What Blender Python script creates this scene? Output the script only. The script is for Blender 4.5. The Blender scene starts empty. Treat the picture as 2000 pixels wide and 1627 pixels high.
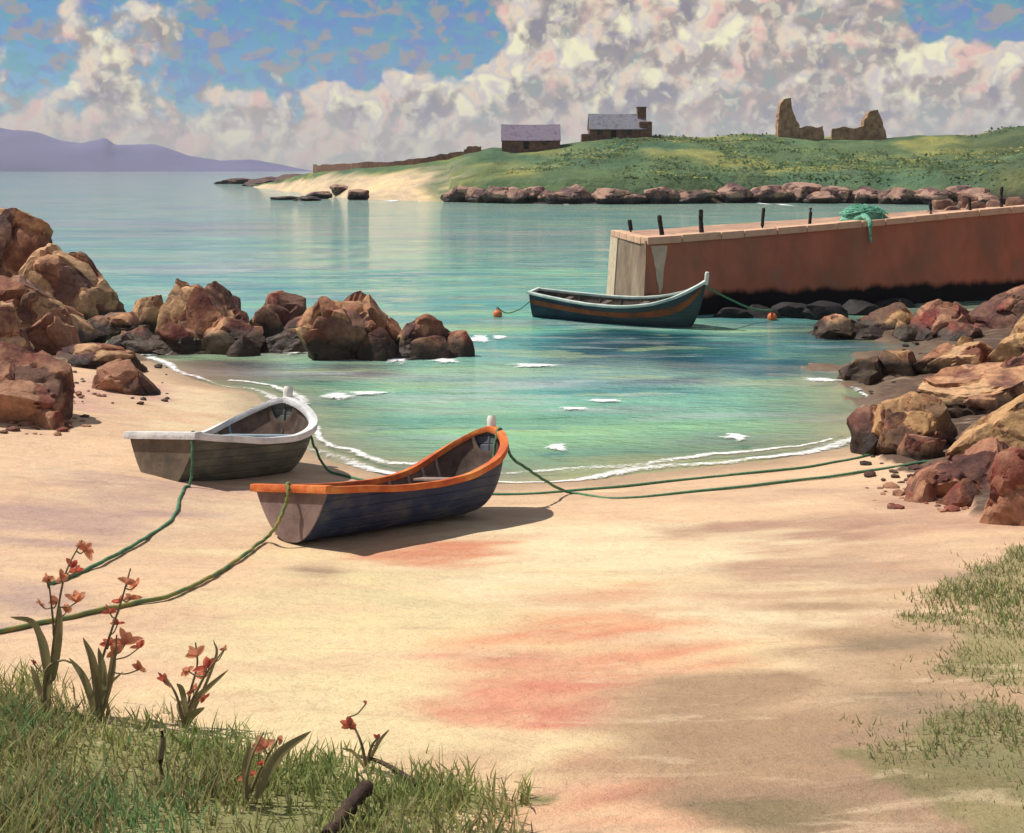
import bpy, bmesh, math, random
import numpy as np
from mathutils import Vector, Matrix, noise

# ------------------------------------------------------------------ camera, sky, sun, exposure
sc = bpy.context.scene
C = sc.collection
F, H, HY = 2145.0, 5.4, 332.0            # focal length in photo pixels, eye height above the sea, horizon row
cam_d = bpy.data.cameras.new('camera'); cam = bpy.data.objects.new('camera', cam_d); C.objects.link(cam)
cam.location = (0, 0, H); cam.rotation_euler = (math.radians(90), 0, 0)
cam_d.sensor_width = 36; cam_d.lens = F / 2000 * 36; cam_d.shift_y = -(813.5 - HY) / 2000
cam_d.clip_start = 0.1; cam_d.clip_end = 40000
sc.camera = cam
sc.view_settings.view_transform = 'Standard'; sc.view_settings.look = 'None'
sc.view_settings.exposure = 0.2; sc.view_settings.gamma = 1.0; sc.view_settings.use_curve_mapping = False
SUN = Vector((-0.58, 0.16, 0.92)).normalized()
SUN_EL = math.asin(SUN.z); SUN_AZ = math.atan2(SUN.x, SUN.y)
sun_d = bpy.data.lights.new('sun', 'SUN'); sun_d.energy = 4.8; sun_d.angle = math.radians(0.6); sun_d.color = (1.0, 0.93, 0.82)
sun = bpy.data.objects.new('sun', sun_d); C.objects.link(sun); sun.location = (-40, 20, 60)
sun.rotation_euler = (-SUN).to_track_quat('-Z', 'Y').to_euler()
SKY_STRENGTH = 0.1
world = bpy.data.worlds.new('World'); sc.world = world; world.use_nodes = True
world.cycles.sampling_method = 'MANUAL'; world.cycles.sample_map_resolution = 512

class NT:
    """small helper for node trees"""
    def __init__(s, t): s.t = t; s.n = t.nodes; s.l = t.links
    def put(s, sock, v):
        if isinstance(v, bpy.types.NodeSocket): s.l.new(v, sock)
        elif v is not None:
            if isinstance(v, (tuple, list)) and len(v) == 3 and sock.type == 'RGBA': v = (*v, 1)
            sock.default_value = v
    def math(s, op, a, b=None, c=None, clamp=False):
        n = s.n.new('ShaderNodeMath'); n.operation = op; n.use_clamp = clamp
        for i, v in enumerate((a, b, c)):
            if v is not None: s.put(n.inputs[i], v)
        return n.outputs[0]
    def vmath(s, op, a, b=None, scale=None):
        n = s.n.new('ShaderNodeVectorMath'); n.operation = op
        s.put(n.inputs[0], a)
        if b is not None: s.put(n.inputs[1], b)
        if scale is not None: s.put(n.inputs['Scale'], scale)
        return n.outputs['Value'] if op in ('LENGTH', 'DISTANCE', 'DOT_PRODUCT') else n.outputs[0]
    def noise(s, v, scale=5, detail=4, rough=0.55, dist=0.0, out='Fac'):
        n = s.n.new('ShaderNodeTexNoise'); s.put(n.inputs['Vector'], v)
        n.inputs['Scale'].default_value = scale; n.inputs['Detail'].default_value = detail
        n.inputs['Roughness'].default_value = rough; n.inputs['Distortion'].default_value = dist
        return n.outputs[out]
    def vor(s, v, scale=5, feature='F1', out='Distance', smooth=0.5):
        n = s.n.new('ShaderNodeTexVoronoi'); n.feature = feature; s.put(n.inputs['Vector'], v)
        n.inputs['Scale'].default_value = scale
        if feature == 'SMOOTH_F1': n.inputs['Smoothness'].default_value = smooth
        return n.outputs[out]
    def ramp(s, f, stops, interp='LINEAR'):
        n = s.n.new('ShaderNodeValToRGB'); s.put(n.inputs[0], f); r = n.color_ramp; r.interpolation = interp
        while len(r.elements) < len(stops): r.elements.new(0.5)
        for e, (p, c) in zip(r.elements, stops):
            e.position = p; e.color = (*c, 1) if len(c) == 3 else c
        return n.outputs[0]
    def step(s, f, a, b):
        n = s.n.new('ShaderNodeMapRange'); n.interpolation_type = 'SMOOTHSTEP'; s.put(n.inputs[0], f)
        n.inputs[1].default_value = a; n.inputs[2].default_value = b
        return n.outputs[0]
    def mix(s, f, a, b, mode='MIX'):
        n = s.n.new('ShaderNodeMix'); n.data_type = 'RGBA'; n.blend_type = mode
        s.put(n.inputs[0], f); s.put(n.inputs[6], a); s.put(n.inputs[7], b)
        return n.outputs[2]
    def sep(s, v):
        n = s.n.new('ShaderNodeSeparateXYZ'); s.put(n.inputs[0], v); return n.outputs
    def comb(s, x, y, z):
        n = s.n.new('ShaderNodeCombineXYZ')
        for i, v in enumerate((x, y, z)): s.put(n.inputs[i], v)
        return n.outputs[0]

def pdir(px, py):
    return Vector(((px - 1000) / F, 1.0, (HY - py) / F)).normalized()

# cloud field as a node group on the view direction: banks of cumulus that go on all round the sky
cg = bpy.data.node_groups.new('cloud_field', 'ShaderNodeTree')
cg.interface.new_socket('dir', in_out='INPUT', socket_type='NodeSocketVector')
cg.interface.new_socket('height', in_out='OUTPUT', socket_type='NodeSocketFloat')
g = NT(cg); gi = g.n.new('NodeGroupInput'); go = g.n.new('NodeGroupOutput')
d = gi.outputs[0]
wv = g.noise(d, 16, 3, 0.6, out='Color')
dw = g.vmath('ADD', d, g.vmath('SCALE', g.vmath('SUBTRACT', wv, (0.5, 0.5, 0.5)), scale=0.05))
low = g.noise(g.vmath('MULTIPLY', d, (1, 1, 1.5)), 4.0, 3, 0.5)
cover = g.math('MULTIPLY', g.math('SUBTRACT', low, 0.44), 0.9)
BANKS = [(1300, 90, 330, 210, 0.75), (1600, 120, 260, 210, 0.7), (1010, 210, 260, 130, 0.6), (290, 150, 150, 170, 0.22), (600, 235, 220, 90, 0.36),
         (1880, 215, 240, 130, 0.5), (60, 180, 190, 120, 0.0), (640, 50, 300, 140, -0.55), (1930, 20, 190, 90, -0.7), (880, 70, 120, 110, -0.5),
         (30, 60, 150, 90, -0.2)]
for px, py, rx, ry, w in BANKS:
    c = pdir(px, py); k = rx / ry
    q = g.vmath('SUBTRACT', g.vmath('MULTIPLY', dw, (1, 1, k)), (c.x, c.y, c.z * k))
    f = g.step(g.vmath('LENGTH', q), rx / F * 1.25, rx / F * 0.35)
    cover = g.math('ADD', cover, g.math('MULTIPLY', f, w))
z = g.sep(d)[2]
cover = g.math('ADD', cover, g.math('MULTIPLY', g.step(z, 0.055, 0.012), 0.5))     # the far bank low over the sea
p1 = g.vor(dw, 25, 'SMOOTH_F1', smooth=0.4); p2 = g.vor(dw, 56, 'SMOOTH_F1', smooth=0.4)
fb = g.noise(d, 45, 4, 0.6)
h = g.math('ADD', cover, g.math('MULTIPLY', g.math('SUBTRACT', 0.42, p1), 0.75))
h = g.math('ADD', h, g.math('MULTIPLY', g.math('SUBTRACT', 0.42, p2), 0.42))
h = g.math('ADD', h, g.math('MULTIPLY', g.math('SUBTRACT', fb, 0.5), 0.5))
g.l.new(h, go.inputs[0])

w = NT(world.node_tree)
for n in list(w.n): w.n.remove(n)
wo = w.n.new('ShaderNodeOutputWorld'); bg = w.n.new('ShaderNodeBackground'); w.l.new(bg.outputs[0], wo.inputs[0])
bg.inputs[1].default_value = SKY_STRENGTH
sky = w.n.new('ShaderNodeTexSky'); sky.sky_type = 'NISHITA'; sky.sun_disc = False
sky.sun_elevation = SUN_EL; sky.sun_rotation = SUN_AZ; sky.ozone_density = 4.0; sky.air_density = 0.8; sky.dust_density = 0.2
wd = w.n.new('ShaderNodeTexCoord').outputs['Generated']
def cloud_at(v):
    n = w.n.new('ShaderNodeGroup'); n.node_tree = cg; w.put(n.inputs[0], v); return n.outputs[0]
h0 = cloud_at(wd); h1 = cloud_at(w.vmath('ADD', wd, (-0.009, 0.0, 0.011)))
lit = w.math('SUBTRACT', h0, h1)
mask = w.step(h0, -0.10, 0.16)
hs = w.n.new('ShaderNodeHueSaturation'); hs.inputs['Saturation'].default_value = 1.2; hs.inputs['Value'].default_value = 0.68
w.l.new(sky.outputs[0], hs.inputs['Color'])
blue = w.mix(1.0, hs.outputs[0], (0.62, 0.98, 1.05), 'MULTIPLY')
def wob(k, f): return w.vmath('ADD', wd, w.vmath('SCALE', w.vmath('SUBTRACT', w.noise(wd, f, 1, 0.5, out='Color'), (0.5, 0.5, 0.5)), scale=k))
dabs = w.sep(w.noise(w.vmath('MULTIPLY', wd, (1, 1, 1.35)), 58, 2.0, 0.5, 0.3, out='Color'))
blue = w.mix(w.step(dabs[0], 0.47, 0.60), blue, w.mix(0.6, blue, (0.9, 3.3, 3.5)))
blue = w.mix(w.math('MULTIPLY', w.step(dabs[1], 0.49, 0.63), 0.8), blue, (3.2, 2.7, 2.6))
blue = w.mix(w.math('MULTIPLY', w.step(dabs[2], 0.5, 0.62), 0.6), blue, (1.1, 2.0, 5.0))
ccs = w.sep(w.noise(wd, 34, 2.5, 0.55, 0.4, out='Color'))
cc2 = w.sep(w.noise(wd, 85, 2.0, 0.5, 0.4, out='Color'))
shade_c = w.ramp(ccs[0], [(0.38, (2.3, 2.0, 2.4)), (0.47, (3.1, 2.7, 2.4)), (0.54, (3.7, 2.8, 2.6)), (0.62, (2.6, 2.9, 2.7))])
light_c = w.ramp(ccs[1], [(0.38, (7.6, 4.7, 4.0)), (0.46, (7.8, 6.3, 4.5)), (0.54, (6.0, 5.3, 5.1)), (0.62, (9.0, 8.3, 5.4))])
jit = w.math('ADD', w.math('MULTIPLY', w.math('SUBTRACT', ccs[2], 0.5), 0.5), w.math('MULTIPLY', w.math('SUBTRACT', cc2[0], 0.5), 0.7))
lf = w.step(w.math('ADD', lit, jit), -0.14, 0.28)
cl = w.mix(lf, shade_c, light_c)
cl = w.mix(w.math('MULTIPLY', w.step(cc2[1], 0.53, 0.68), 0.6), cl, (7.6, 6.9, 5.0))
cl = w.mix(w.math('MULTIPLY', w.step(w.sep(wd)[2], 0.07, 0.0), 0.6), cl, (4.6, 4.1, 3.5))
w.l.new(w.mix(w.math('MULTIPLY', mask, 0.95), blue, cl), bg.inputs[0])

# ------------------------------------------------------------------ object helpers
rnd = random.Random(7)
def tag(o, label=None, cat=None, group=None, kind=None):
    if label: o['label'] = label
    if cat: o['category'] = cat
    if group: o['group'] = group
    if kind: o['kind'] = kind
    return o
def empty(name, loc=(0, 0, 0), mat=None):
    o = bpy.data.objects.new(name, None); C.objects.link(o); o.empty_display_size = 0.2
    if mat is not None: o.matrix_world = mat
    else: o.location = loc
    return o
def mesh_obj(name, verts, faces, mat, parent=None, smooth=False, sharp=None, loc=None):
    me = bpy.data.meshes.new(name)
    me.from_pydata([tuple(v) for v in verts], [], [tuple(f) for f in faces]); me.update()
    return obj(name, me, mat, parent, smooth, sharp, loc)
def obj(name, me, mat, parent=None, smooth=False, sharp=None, loc=None):
    if mat is not None and not me.materials: me.materials.append(mat)
    if smooth:
        me.shade_smooth()
        if sharp: me.set_sharp_from_angle(angle=math.radians(sharp))
    o = bpy.data.objects.new(name, me); C.objects.link(o)
    if parent is not None: o.parent = parent
    if loc is not None: o.location = loc
    return o
def bm_obj(name, bm, mat, parent=None, smooth=False, sharp=None, loc=None):
    me = bpy.data.meshes.new(name); bmesh.ops.recalc_face_normals(bm, faces=bm.faces); bm.to_mesh(me); bm.free()
    return obj(name, me, mat, parent, smooth, sharp, loc)
def grid_faces(nu, nv, wrap=False):
    f = []
    for i in range(nu - 1):
        for j in range(nv - (0 if wrap else 1)):
            k = (j + 1) % nv
            f.append((i * nv + j, i * nv + k, (i + 1) * nv + k, (i + 1) * nv + j))
    return f
def big_grid(name, X, Y, Z, mat, col=None, extra=None, smooth=True):
    """X, Y, Z 2-D arrays"""
    nu, nv = X.shape
    co = np.stack([X, Y, Z], -1).reshape(-1, 3).astype(np.float32)
    idx = np.arange(nu * nv).reshape(nu, nv)
    q = np.stack([idx[:-1, :-1], idx[1:, :-1], idx[1:, 1:], idx[:-1, 1:]], -1).reshape(-1, 4)
    me = bpy.data.meshes.new(name)
    me.vertices.add(len(co)); me.vertices.foreach_set('co', co.ravel())
    me.loops.add(q.size); me.loops.foreach_set('vertex_index', q.ravel().astype(np.int32))
    me.polygons.add(len(q)); me.polygons.foreach_set('loop_start', np.arange(0, q.size, 4, dtype=np.int32))
    me.update(calc_edges=True); me.validate()
    if col is not None:
        a = me.color_attributes.new('tint', 'FLOAT_COLOR', 'POINT')
        a.data.foreach_set('color', np.concatenate([col.reshape(-1, 3), np.ones((nu * nv, 1))], 1).astype(np.float32).ravel())
    if extra is not None:
        for k, v in extra.items():
            a = me.attributes.new(k, 'FLOAT', 'POINT'); a.data.foreach_set('value', v.ravel().astype(np.float32))
    return obj(name, me, mat, None, smooth)
def box_bm(bm, x0, x1, y0, y1, z0, z1):
    vs = [bm.verts.new(p) for p in ((x0, y0, z0), (x1, y0, z0), (x1, y1, z0), (x0, y1, z0), (x0, y0, z1), (x1, y0, z1), (x1, y1, z1), (x0, y1, z1))]
    for f in ((0, 3, 2, 1), (4, 5, 6, 7), (0, 1, 5, 4), (1, 2, 6, 5), (2, 3, 7, 6), (3, 0, 4, 7)): bm.faces.new([vs[i] for i in f])
def box(name, x0, x1, y0, y1, z0, z1, mat, parent=None, bevel=0.0):
    bm = bmesh.new(); box_bm(bm, x0, x1, y0, y1, z0, z1)
    if bevel: bmesh.ops.bevel(bm, geom=list(bm.edges), offset=bevel, segments=2, affect='EDGES', profile=0.6)
    return bm_obj(name, bm, mat, parent)
def catmull(pts, per=8):
    pts = [Vector(p) for p in pts]; P = [2 * pts[0] - pts[1]] + pts + [2 * pts[-1] - pts[-2]]; out = []
    for i in range(1, len(P) - 2):
        a, b, c, e = P[i - 1], P[i], P[i + 1], P[i + 2]
        for k in range(per):
            t = k / per
            out.append(0.5 * ((2 * b) + (c - a) * t + (2 * a - 5 * b + 4 * c - e) * t * t + (3 * b - a - 3 * c + e) * t ** 3))
    out.append(pts[-1]); return out
def tube_geo(path, rad, n=8, flat=1.0, sq=0.0):
    """ring sweep; rad a number or a list; returns verts, faces"""
    V, Fc = [], []; m = len(path); up = Vector((0, 0, 1))
    for i, p in enumerate(path):
        t = (path[min(i + 1, m - 1)] - path[max(i - 1, 0)]).normalized()
        u = t.cross(up)
        u = u.normalized() if u.length > 1e-3 else Vector((1, 0, 0))
        v = u.cross(t).normalized(); r = rad[i] if isinstance(rad, (list, tuple)) else rad
        for k in range(n):
            a = 2 * math.pi * k / n
            V.append(p + (u * math.cos(a) + v * math.sin(a) * flat) * r / max(abs(math.cos(a)), abs(math.sin(a))) ** sq)
    Fc = grid_faces(m, n, True); Fc.append(tuple(range(n))[::-1]); Fc.append(tuple((m - 1) * n + k for k in range(n)))
    return V, Fc
def tube(name, path, rad, mat, parent=None, n=8, flat=1.0, sq=0.0):
    V, Fc = tube_geo(path, rad, n, flat, sq); return mesh_obj(name, V, Fc, mat, parent, True, 60)

# ------------------------------------------------------------------ materials
def material(name):
    m = bpy.data.materials.new(name); m.use_nodes = True; t = NT(m.node_tree)
    b = m.node_tree.nodes['Principled BSDF']; return m, t, b
def obj_co(t, kind='Object'):
    return t.n.new('ShaderNodeTexCoord').outputs[kind]
def wpos(t): return t.n.new('ShaderNodeNewGeometry').outputs['Position']
def bump(t, b, hgt, strength=0.4, dist=0.02):
    n = t.n.new('ShaderNodeBump'); n.inputs['Strength'].default_value = strength; n.inputs['Distance'].default_value = dist
    t.put(n.inputs['Height'], hgt); t.l.new(n.outputs[0], b.inputs['Normal'])
def simple(name, c1, c2, scale=6, rough=0.7, bs=0.3, bd=0.01, c3=None, detail=5, stretch=(1, 1, 1), spec=0.3):
    m, t, b = material(name); co = t.vmath('MULTIPLY', obj_co(t), stretch)
    f = t.noise(co, scale, detail, 0.6)
    st = [(0.32, c1), (0.68, c2)] if c3 is None else [(0.3, c1), (0.5, c2), (0.68, c3)]
    t.l.new(t.ramp(f, st), b.inputs['Base Color']); b.inputs['Roughness'].default_value = rough
    b.inputs['Specular IOR Level'].default_value = spec
    bump(t, b, t.noise(co, scale * 5, 4, 0.6), bs, bd); return m

def sand_material():
    m, t, b = material('beach_sand'); p = wpos(t)
    a = t.n.new('ShaderNodeAttribute'); a.attribute_name = 'tint'
    st = t.noise(t.vmath('MULTIPLY', p, (0.5, 1.6, 1.0)), 1.3, 6, 0.62, 0.6)
    c = t.mix(1.0, a.outputs['Color'], t.ramp(st, [(0.25, (0.86, 0.84, 0.84)), (0.5, (1, 1, 1)), (0.75, (1.12, 1.09, 1.04))]), 'MULTIPLY')
    mp = t.n.new('ShaderNodeMapping'); t.put(mp.inputs['Vector'], p); mp.inputs['Rotation'].default_value = (0, 0, -0.35); mp.inputs['Scale'].default_value = (0.9, 4.0, 1)
    sw = t.noise(mp.outputs[0], 1.1, 5, 0.6, 0.8)              # raked and trodden streaks
    c = t.mix(t.math('MULTIPLY', t.step(sw, 0.55, 0.72), 0.4), c, (0.72, 0.56, 0.38)); c = t.mix(t.math('MULTIPLY', t.step(sw, 0.42, 0.28), 0.3), c, (0.42, 0.25, 0.17))
    gr = t.noise(p, 90, 2, 0.7)
    c = t.mix(1.0, c, t.ramp(gr, [(0.3, (0.86, 0.86, 0.86)), (0.7, (1.1, 1.1, 1.1))]), 'MULTIPLY')
    z = t.sep(p)[2]                                            # wet sand along the water's edge
    wet = t.step(t.math('ADD', z, t.math('MULTIPLY', t.noise(p, 0.8, 3), 0.16)), 0.27, 0.10)
    c = t.mix(t.math('MULTIPLY', wet, 0.45), c, (0.24, 0.17, 0.11))
    t.l.new(c, b.inputs['Base Color'])
    t.l.new(t.math('SUBTRACT', 0.9, t.math('MULTIPLY', wet, 0.45)), b.inputs['Roughness']); b.inputs['Specular IOR Level'].default_value = 0.25
    hh = t.math('ADD', t.math('ADD', t.noise(t.vmath('MULTIPLY', p, (0.8, 1.5, 1)), 3.2, 6, 0.68), t.math('MULTIPLY', gr, 0.10)), t.math('MULTIPLY', sw, 0.5))
    bump(t, b, hh, 0.85, 0.11); return m
def rock_material(name, dark, mid, light, red, wet_z=0.55):
    m, t, b = material(name); p = wpos(t); co = obj_co(t)
    oi = t.n.new('ShaderNodeObjectInfo').outputs['Random']
    q = t.vmath('ADD', p, t.comb(t.math('MULTIPLY', oi, 37), t.math('MULTIPLY', oi, 11), 0))
    f = t.noise(q, 0.9, 5, 0.62, 0.4)
    c = t.ramp(f, [(0.3, dark), (0.42, mid), (0.56, light), (0.72, mid)])
    r = t.noise(t.vmath('ADD', q, (9, 3, 5)), 0.7, 3, 0.55)
    c = t.mix(t.math('MULTIPLY', t.step(r, 0.5, 0.66), 0.75), c, red)
    ce = t.n.new('ShaderNodeAttribute'); ce.attribute_name = 'cell'; ce = ce.outputs['Fac']
    c = t.mix(t.math('MULTIPLY', t.step(ce, 0.70, 0.75), 0.6), c, tuple(min(0.6, x * 1.25) for x in light)); c = t.mix(t.math('MULTIPLY', t.step(ce, 0.30, 0.26), 0.6), c, tuple(x * 1.5 for x in dark)); c = t.mix(t.math('MULTIPLY', t.math('MULTIPLY', t.step(ce, 0.42, 0.45), t.step(ce, 0.60, 0.57)), 0.55), c, red)
    fine = t.noise(q, 7, 5, 0.7)
    c = t.mix(1.0, c, t.ramp(fine, [(0.3, (0.6, 0.58, 0.56)), (0.55, (1, 1, 1)), (0.75, (1.28, 1.22, 1.12))]), 'MULTIPLY')
    ck = t.vor(t.vmath('ADD', q, t.vmath('SCALE', t.noise(q, 2.0, 3, out='Color'), scale=0.5)), 0.5, 'DISTANCE_TO_EDGE')
    c = t.mix(t.math('MULTIPLY', t.step(ck, 0.03, 0.0), t.math('MULTIPLY', t.step(t.noise(q, 0.6, 2), 0.45, 0.6), 0.6)), c, dark)        # cracks
    z = t.sep(p)[2]
    tide = t.step(t.math('ADD', z, t.math('MULTIPLY', t.math('SUBTRACT', t.noise(p, 1.6, 4), 0.5), 0.7)), wet_z + 0.18, wet_z - 0.12)
    c = t.mix(t.math('MULTIPLY', tide, 0.9), c, (0.022, 0.018, 0.016))       # weed and wet below the tide line
    t.l.new(c, b.inputs['Base Color'])
    t.l.new(t.math('SUBTRACT', 0.88, t.math('MULTIPLY', tide, 0.35)), b.inputs['Roughness']); b.inputs['Specular IOR Level'].default_value = 0.25
    hh = t.math('ADD', t.noise(q, 3.0, 6, 0.65), t.math('MULTIPLY', t.step(ck, 0.0, 0.03), 0.15))
    bump(t, b, hh, 0.6, 0.12); return m
M = {}
M['sand'] = sand_material()
M['rock_brown'] = rock_material('rock_brown', (0.058, 0.034, 0.036), (0.21, 0.10, 0.070), (0.56, 0.31, 0.17), (0.18, 0.055, 0.035))
M['rock_red'] = rock_material('rock_red', (0.045, 0.026, 0.026), (0.17, 0.065, 0.045), (0.34, 0.18, 0.11), (0.18, 0.035, 0.032), 0.45)
M['rock_gold'] = rock_material('rock_gold', (0.05, 0.034, 0.032), (0.22, 0.11, 0.06), (0.44, 0.27, 0.13), (0.14, 0.045, 0.04), 0.45)
M['rock_far'] = rock_material('rock_far', (0.035, 0.024, 0.028), (0.13, 0.08, 0.078), (0.36, 0.22, 0.165), (0.10, 0.05, 0.055), 0.9)
M['rock_weed'] = simple('weedy_black_stone', (0.010, 0.009, 0.010), (0.028, 0.024, 0.024), 2, 0.7, 0.8, 0.05)
M['rope'] = simple('green_rope', (0.03, 0.10, 0.06), (0.07, 0.20, 0.11), 20, 0.8, 0.6, 0.01, (0.13, 0.22, 0.10))
M['rope_yellow'] = simple('faded_rope', (0.35, 0.26, 0.06), (0.16, 0.20, 0.07), 5, 0.8, 0.6, 0.01, (0.06, 0.15, 0.08))
M['buoy'] = simple('orange_buoy', (0.55, 0.12, 0.04), (0.68, 0.20, 0.07), 6, 0.45, 0.1)
M['foam'] = simple('foam', (0.72, 0.74, 0.76), (0.86, 0.86, 0.86), 8, 0.8, 0.6, 0.03)

# ------------------------------------------------------------------ terrain
SHORE = np.array([(-70, 52), (-30, 41), (-17, 34.5), (-10.6, 31.5), (-7.6, 27.6), (-6.2, 26.6), (-4.7, 22.6), (-3.6, 20.6), (-2.2, 19.4), (-0.2, 18.9), (1.6, 19.2), (2.9, 19.7),
                  (4.8, 20.4), (6.7, 21.5), (8.1, 24.6), (9.4, 29.5), (12.2, 33.0), (11.6, 36.5), (14.5, 40.0), (21.5, 44.8), (25, 50), (40, 78), (58, 112), (72, 140), (88, 170), (140, 190)], float)
POLY = np.concatenate([SHORE, [(140, -60), (-70, -60)]])
def seg_dist(X, Y):
    dm = np.full(X.shape, 1e9)
    for (ax, ay), (bx, by) in zip(SHORE[:-1], SHORE[1:]):
        dx, dy = bx - ax, by - ay
        t = np.clip(((X - ax) * dx + (Y - ay) * dy) / (dx * dx + dy * dy), 0, 1)
        dm = np.minimum(dm, (X - ax - t * dx) ** 2 + (Y - ay - t * dy) ** 2)
    return np.sqrt(dm)
def inside(X, Y):
    r = np.zeros(X.shape, bool); n = len(POLY)
    for i in range(n):
        ax, ay = POLY[i]; bx, by = POLY[(i + 1) % n]
        c = ((ay > Y) != (by > Y)) & (X < (bx - ax) * (Y - ay) / (by - ay + 1e-12) + ax)
        r ^= c
    return r
def gh(X, Y):
    X = np.asarray(X, float); Y = np.asarray(Y, float)
    s = seg_dist(X, Y); i = inside(X, Y)
    land = np.where(s < 16, 0.14 * s, 2.24 + 0.05 * (np.minimum(s, 50) - 16))
    sea = -0.11 * s
    return np.where(i, land, np.maximum(sea, -3.5))
def ghz(x, y): return float(gh(np.array([x]), np.array([y]))[0])
def pt(px, py, dd): return Vector(((px - 1000) / F * dd, dd, H - (py - HY) / F * dd))
def at(px, py, water=True):
    """where the sight line through a photo pixel meets the beach (or the sea)"""
    a, b = 4.0, 400.0
    ds = np.exp(np.linspace(math.log(a), math.log(b), 1500))
    z = H - (py - HY) / F * ds; g_ = gh((px - 1000) / F * ds, ds)
    if water: g_ = np.maximum(g_, 0)
    k = np.argmax(z < g_)
    if z[k] >= g_[k]: return pt(px, py, 300)
    d0, d1 = ds[k - 1], ds[k]; f0, f1 = (z - g_)[k - 1], (z - g_)[k]
    return pt(px, py, d0 + (d1 - d0) * f0 / (f0 - f1))

def vnoise(X, Y, sx, sy, seed, octs=3):
    """value noise on arrays"""
    out = np.zeros(X.shape); amp, tot = 1.0, 0.0
    for o in range(octs):
        x = X * sx * 2 ** o + 17.3 * seed + 5 * o; y = Y * sy * 2 ** o - 9.1 * seed
        xi = np.floor(x).astype(int); yi = np.floor(y).astype(int); fx = x - xi; fy = y - yi
        fx = fx * fx * (3 - 2 * fx); fy = fy * fy * (3 - 2 * fy)
        def hsh(a, b):
            n = (a * 374761393 + b * 668265263 + seed * 1274126177) & 0xffffffff
            n = ((n ^ (n >> 13)) * 1274126177) & 0xffffffff
            return ((n ^ (n >> 16)) & 0xffff) / 65535.0
        v = (hsh(xi, yi) * (1 - fx) + hsh(xi + 1, yi) * fx) * (1 - fy) + (hsh(xi, yi + 1) * (1 - fx) + hsh(xi + 1, yi + 1) * fx) * fy
        out += v * amp; tot += amp; amp *= 0.5
    return out / tot
ax = np.concatenate([np.arange(-70, -12, 2.0), np.arange(-12, 12, 0.1), np.arange(12, 26, 0.35), np.arange(26, 141, 3.0)])
ay = np.concatenate([np.arange(-30, 3, 1.5), np.arange(3, 24, 0.1), np.arange(24, 52, 0.4), np.arange(52, 190, 4.0)])
X, Y = np.meshgrid(ax, ay, indexing='ij')
Z = gh(X, Y)
onland = Z > 0
Z = Z + np.where(onland, np.clip(Z, 0, 0.5) * 2, 0.3) * (vnoise(X, Y, 0.45, 0.8, 3) - 0.5) * 0.09
col = np.empty(X.shape + (3,)); col[:] = (0.66, 0.455, 0.295)
mx = (vnoise(X, Y, 0.35, 0.9, 5, 4) - 0.5)[..., None]
col *= 1 + mx * 0.25
# patches of sand colour, some with shade painted in, each sized and placed
PATCH = [(850, 1240, 560, 220, (0.72, 0.58, 0.34), 0.85), (1250, 1070, 400, 90, (0.76, 0.62, 0.40), 0.9), (700, 1180, 300, 60, (0.62, 0.52, 0.30), 0.6), (430, 790, 170, 40, (0.68, 0.54, 0.35), 0.9),
         (120, 930, 150, 40, (0.66, 0.48, 0.33), 0.7), (450, 1010, 160, 40, (0.66, 0.50, 0.33), 0.7), (150, 1010, 240, 50, (0.44, 0.29, 0.25), 0.8), (60, 1170, 150, 40, (0.42, 0.29, 0.25), 0.7), (330, 950, 200, 40, (0.44, 0.29, 0.25), 0.6),
         (200, 770, 120, 40, (0.56, 0.34, 0.27), 0.8),
         (850, 1075, 220, 26, (0.60, 0.27, 0.16), 0.85), (1110, 1225, 250, 70, (0.63, 0.28, 0.17), 0.9), (1060, 1345, 220, 60, (0.62, 0.25, 0.17), 0.95), (860, 1375, 120, 22, (0.60, 0.26, 0.17), 0.8),
         (1180, 1470, 120, 26, (0.52, 0.20, 0.14), 0.7), (1300, 1540, 300, 70, (0.52, 0.22, 0.15), 0.85), (1080, 1590, 130, 40, (0.55, 0.27, 0.18), 0.7), (900, 1480, 160, 60, (0.56, 0.36, 0.23), 0.6),
         (1500, 1400, 380, 130, (0.37, 0.245, 0.155), 0.95), (1750, 1240, 260, 90, (0.43, 0.29, 0.18), 0.85), (1700, 1520, 330, 110, (0.32, 0.21, 0.14), 0.95), (1900, 1400, 200, 180, (0.27, 0.20, 0.13), 0.8),  # browns paint the dimmer lower right lighting into the sand colour
         (1560, 1030, 260, 30, (0.42, 0.25, 0.18), 0.8), (1450, 1110, 170, 22, (0.44, 0.27, 0.19), 0.7), (1700, 1110, 200, 40, (0.42, 0.27, 0.19), 0.7), (1850, 1000, 200, 40, (0.45, 0.26, 0.19), 0.7), (1620, 960, 250, 22, (0.50, 0.33, 0.24), 0.6),
         (1250, 1290, 170, 26, (0.60, 0.30, 0.19), 0.7), (950, 1250, 110, 18, (0.62, 0.33, 0.20), 0.6), (1150, 1160, 160, 18, (0.62, 0.34, 0.21), 0.6), (1500, 1580, 160, 40, (0.22, 0.17, 0.10), 0.9), (620, 1115, 90, 14, (0.33, 0.21, 0.15), 0.7), (1400, 1140, 220, 22, (0.66, 0.50, 0.31), 0.7), (1850, 830, 200, 90, (0.20, 0.11, 0.075), 0.9), (1900, 700, 200, 90, (0.17, 0.11, 0.08), 0.9), (1950, 620, 150, 60, (0.24, 0.11, 0.07), 0.9),  # short dark brown streak is the orange boat's shadow put into the sand
         (100, 640, 200, 60, (0.16, 0.09, 0.06), 0.9)]
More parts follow.
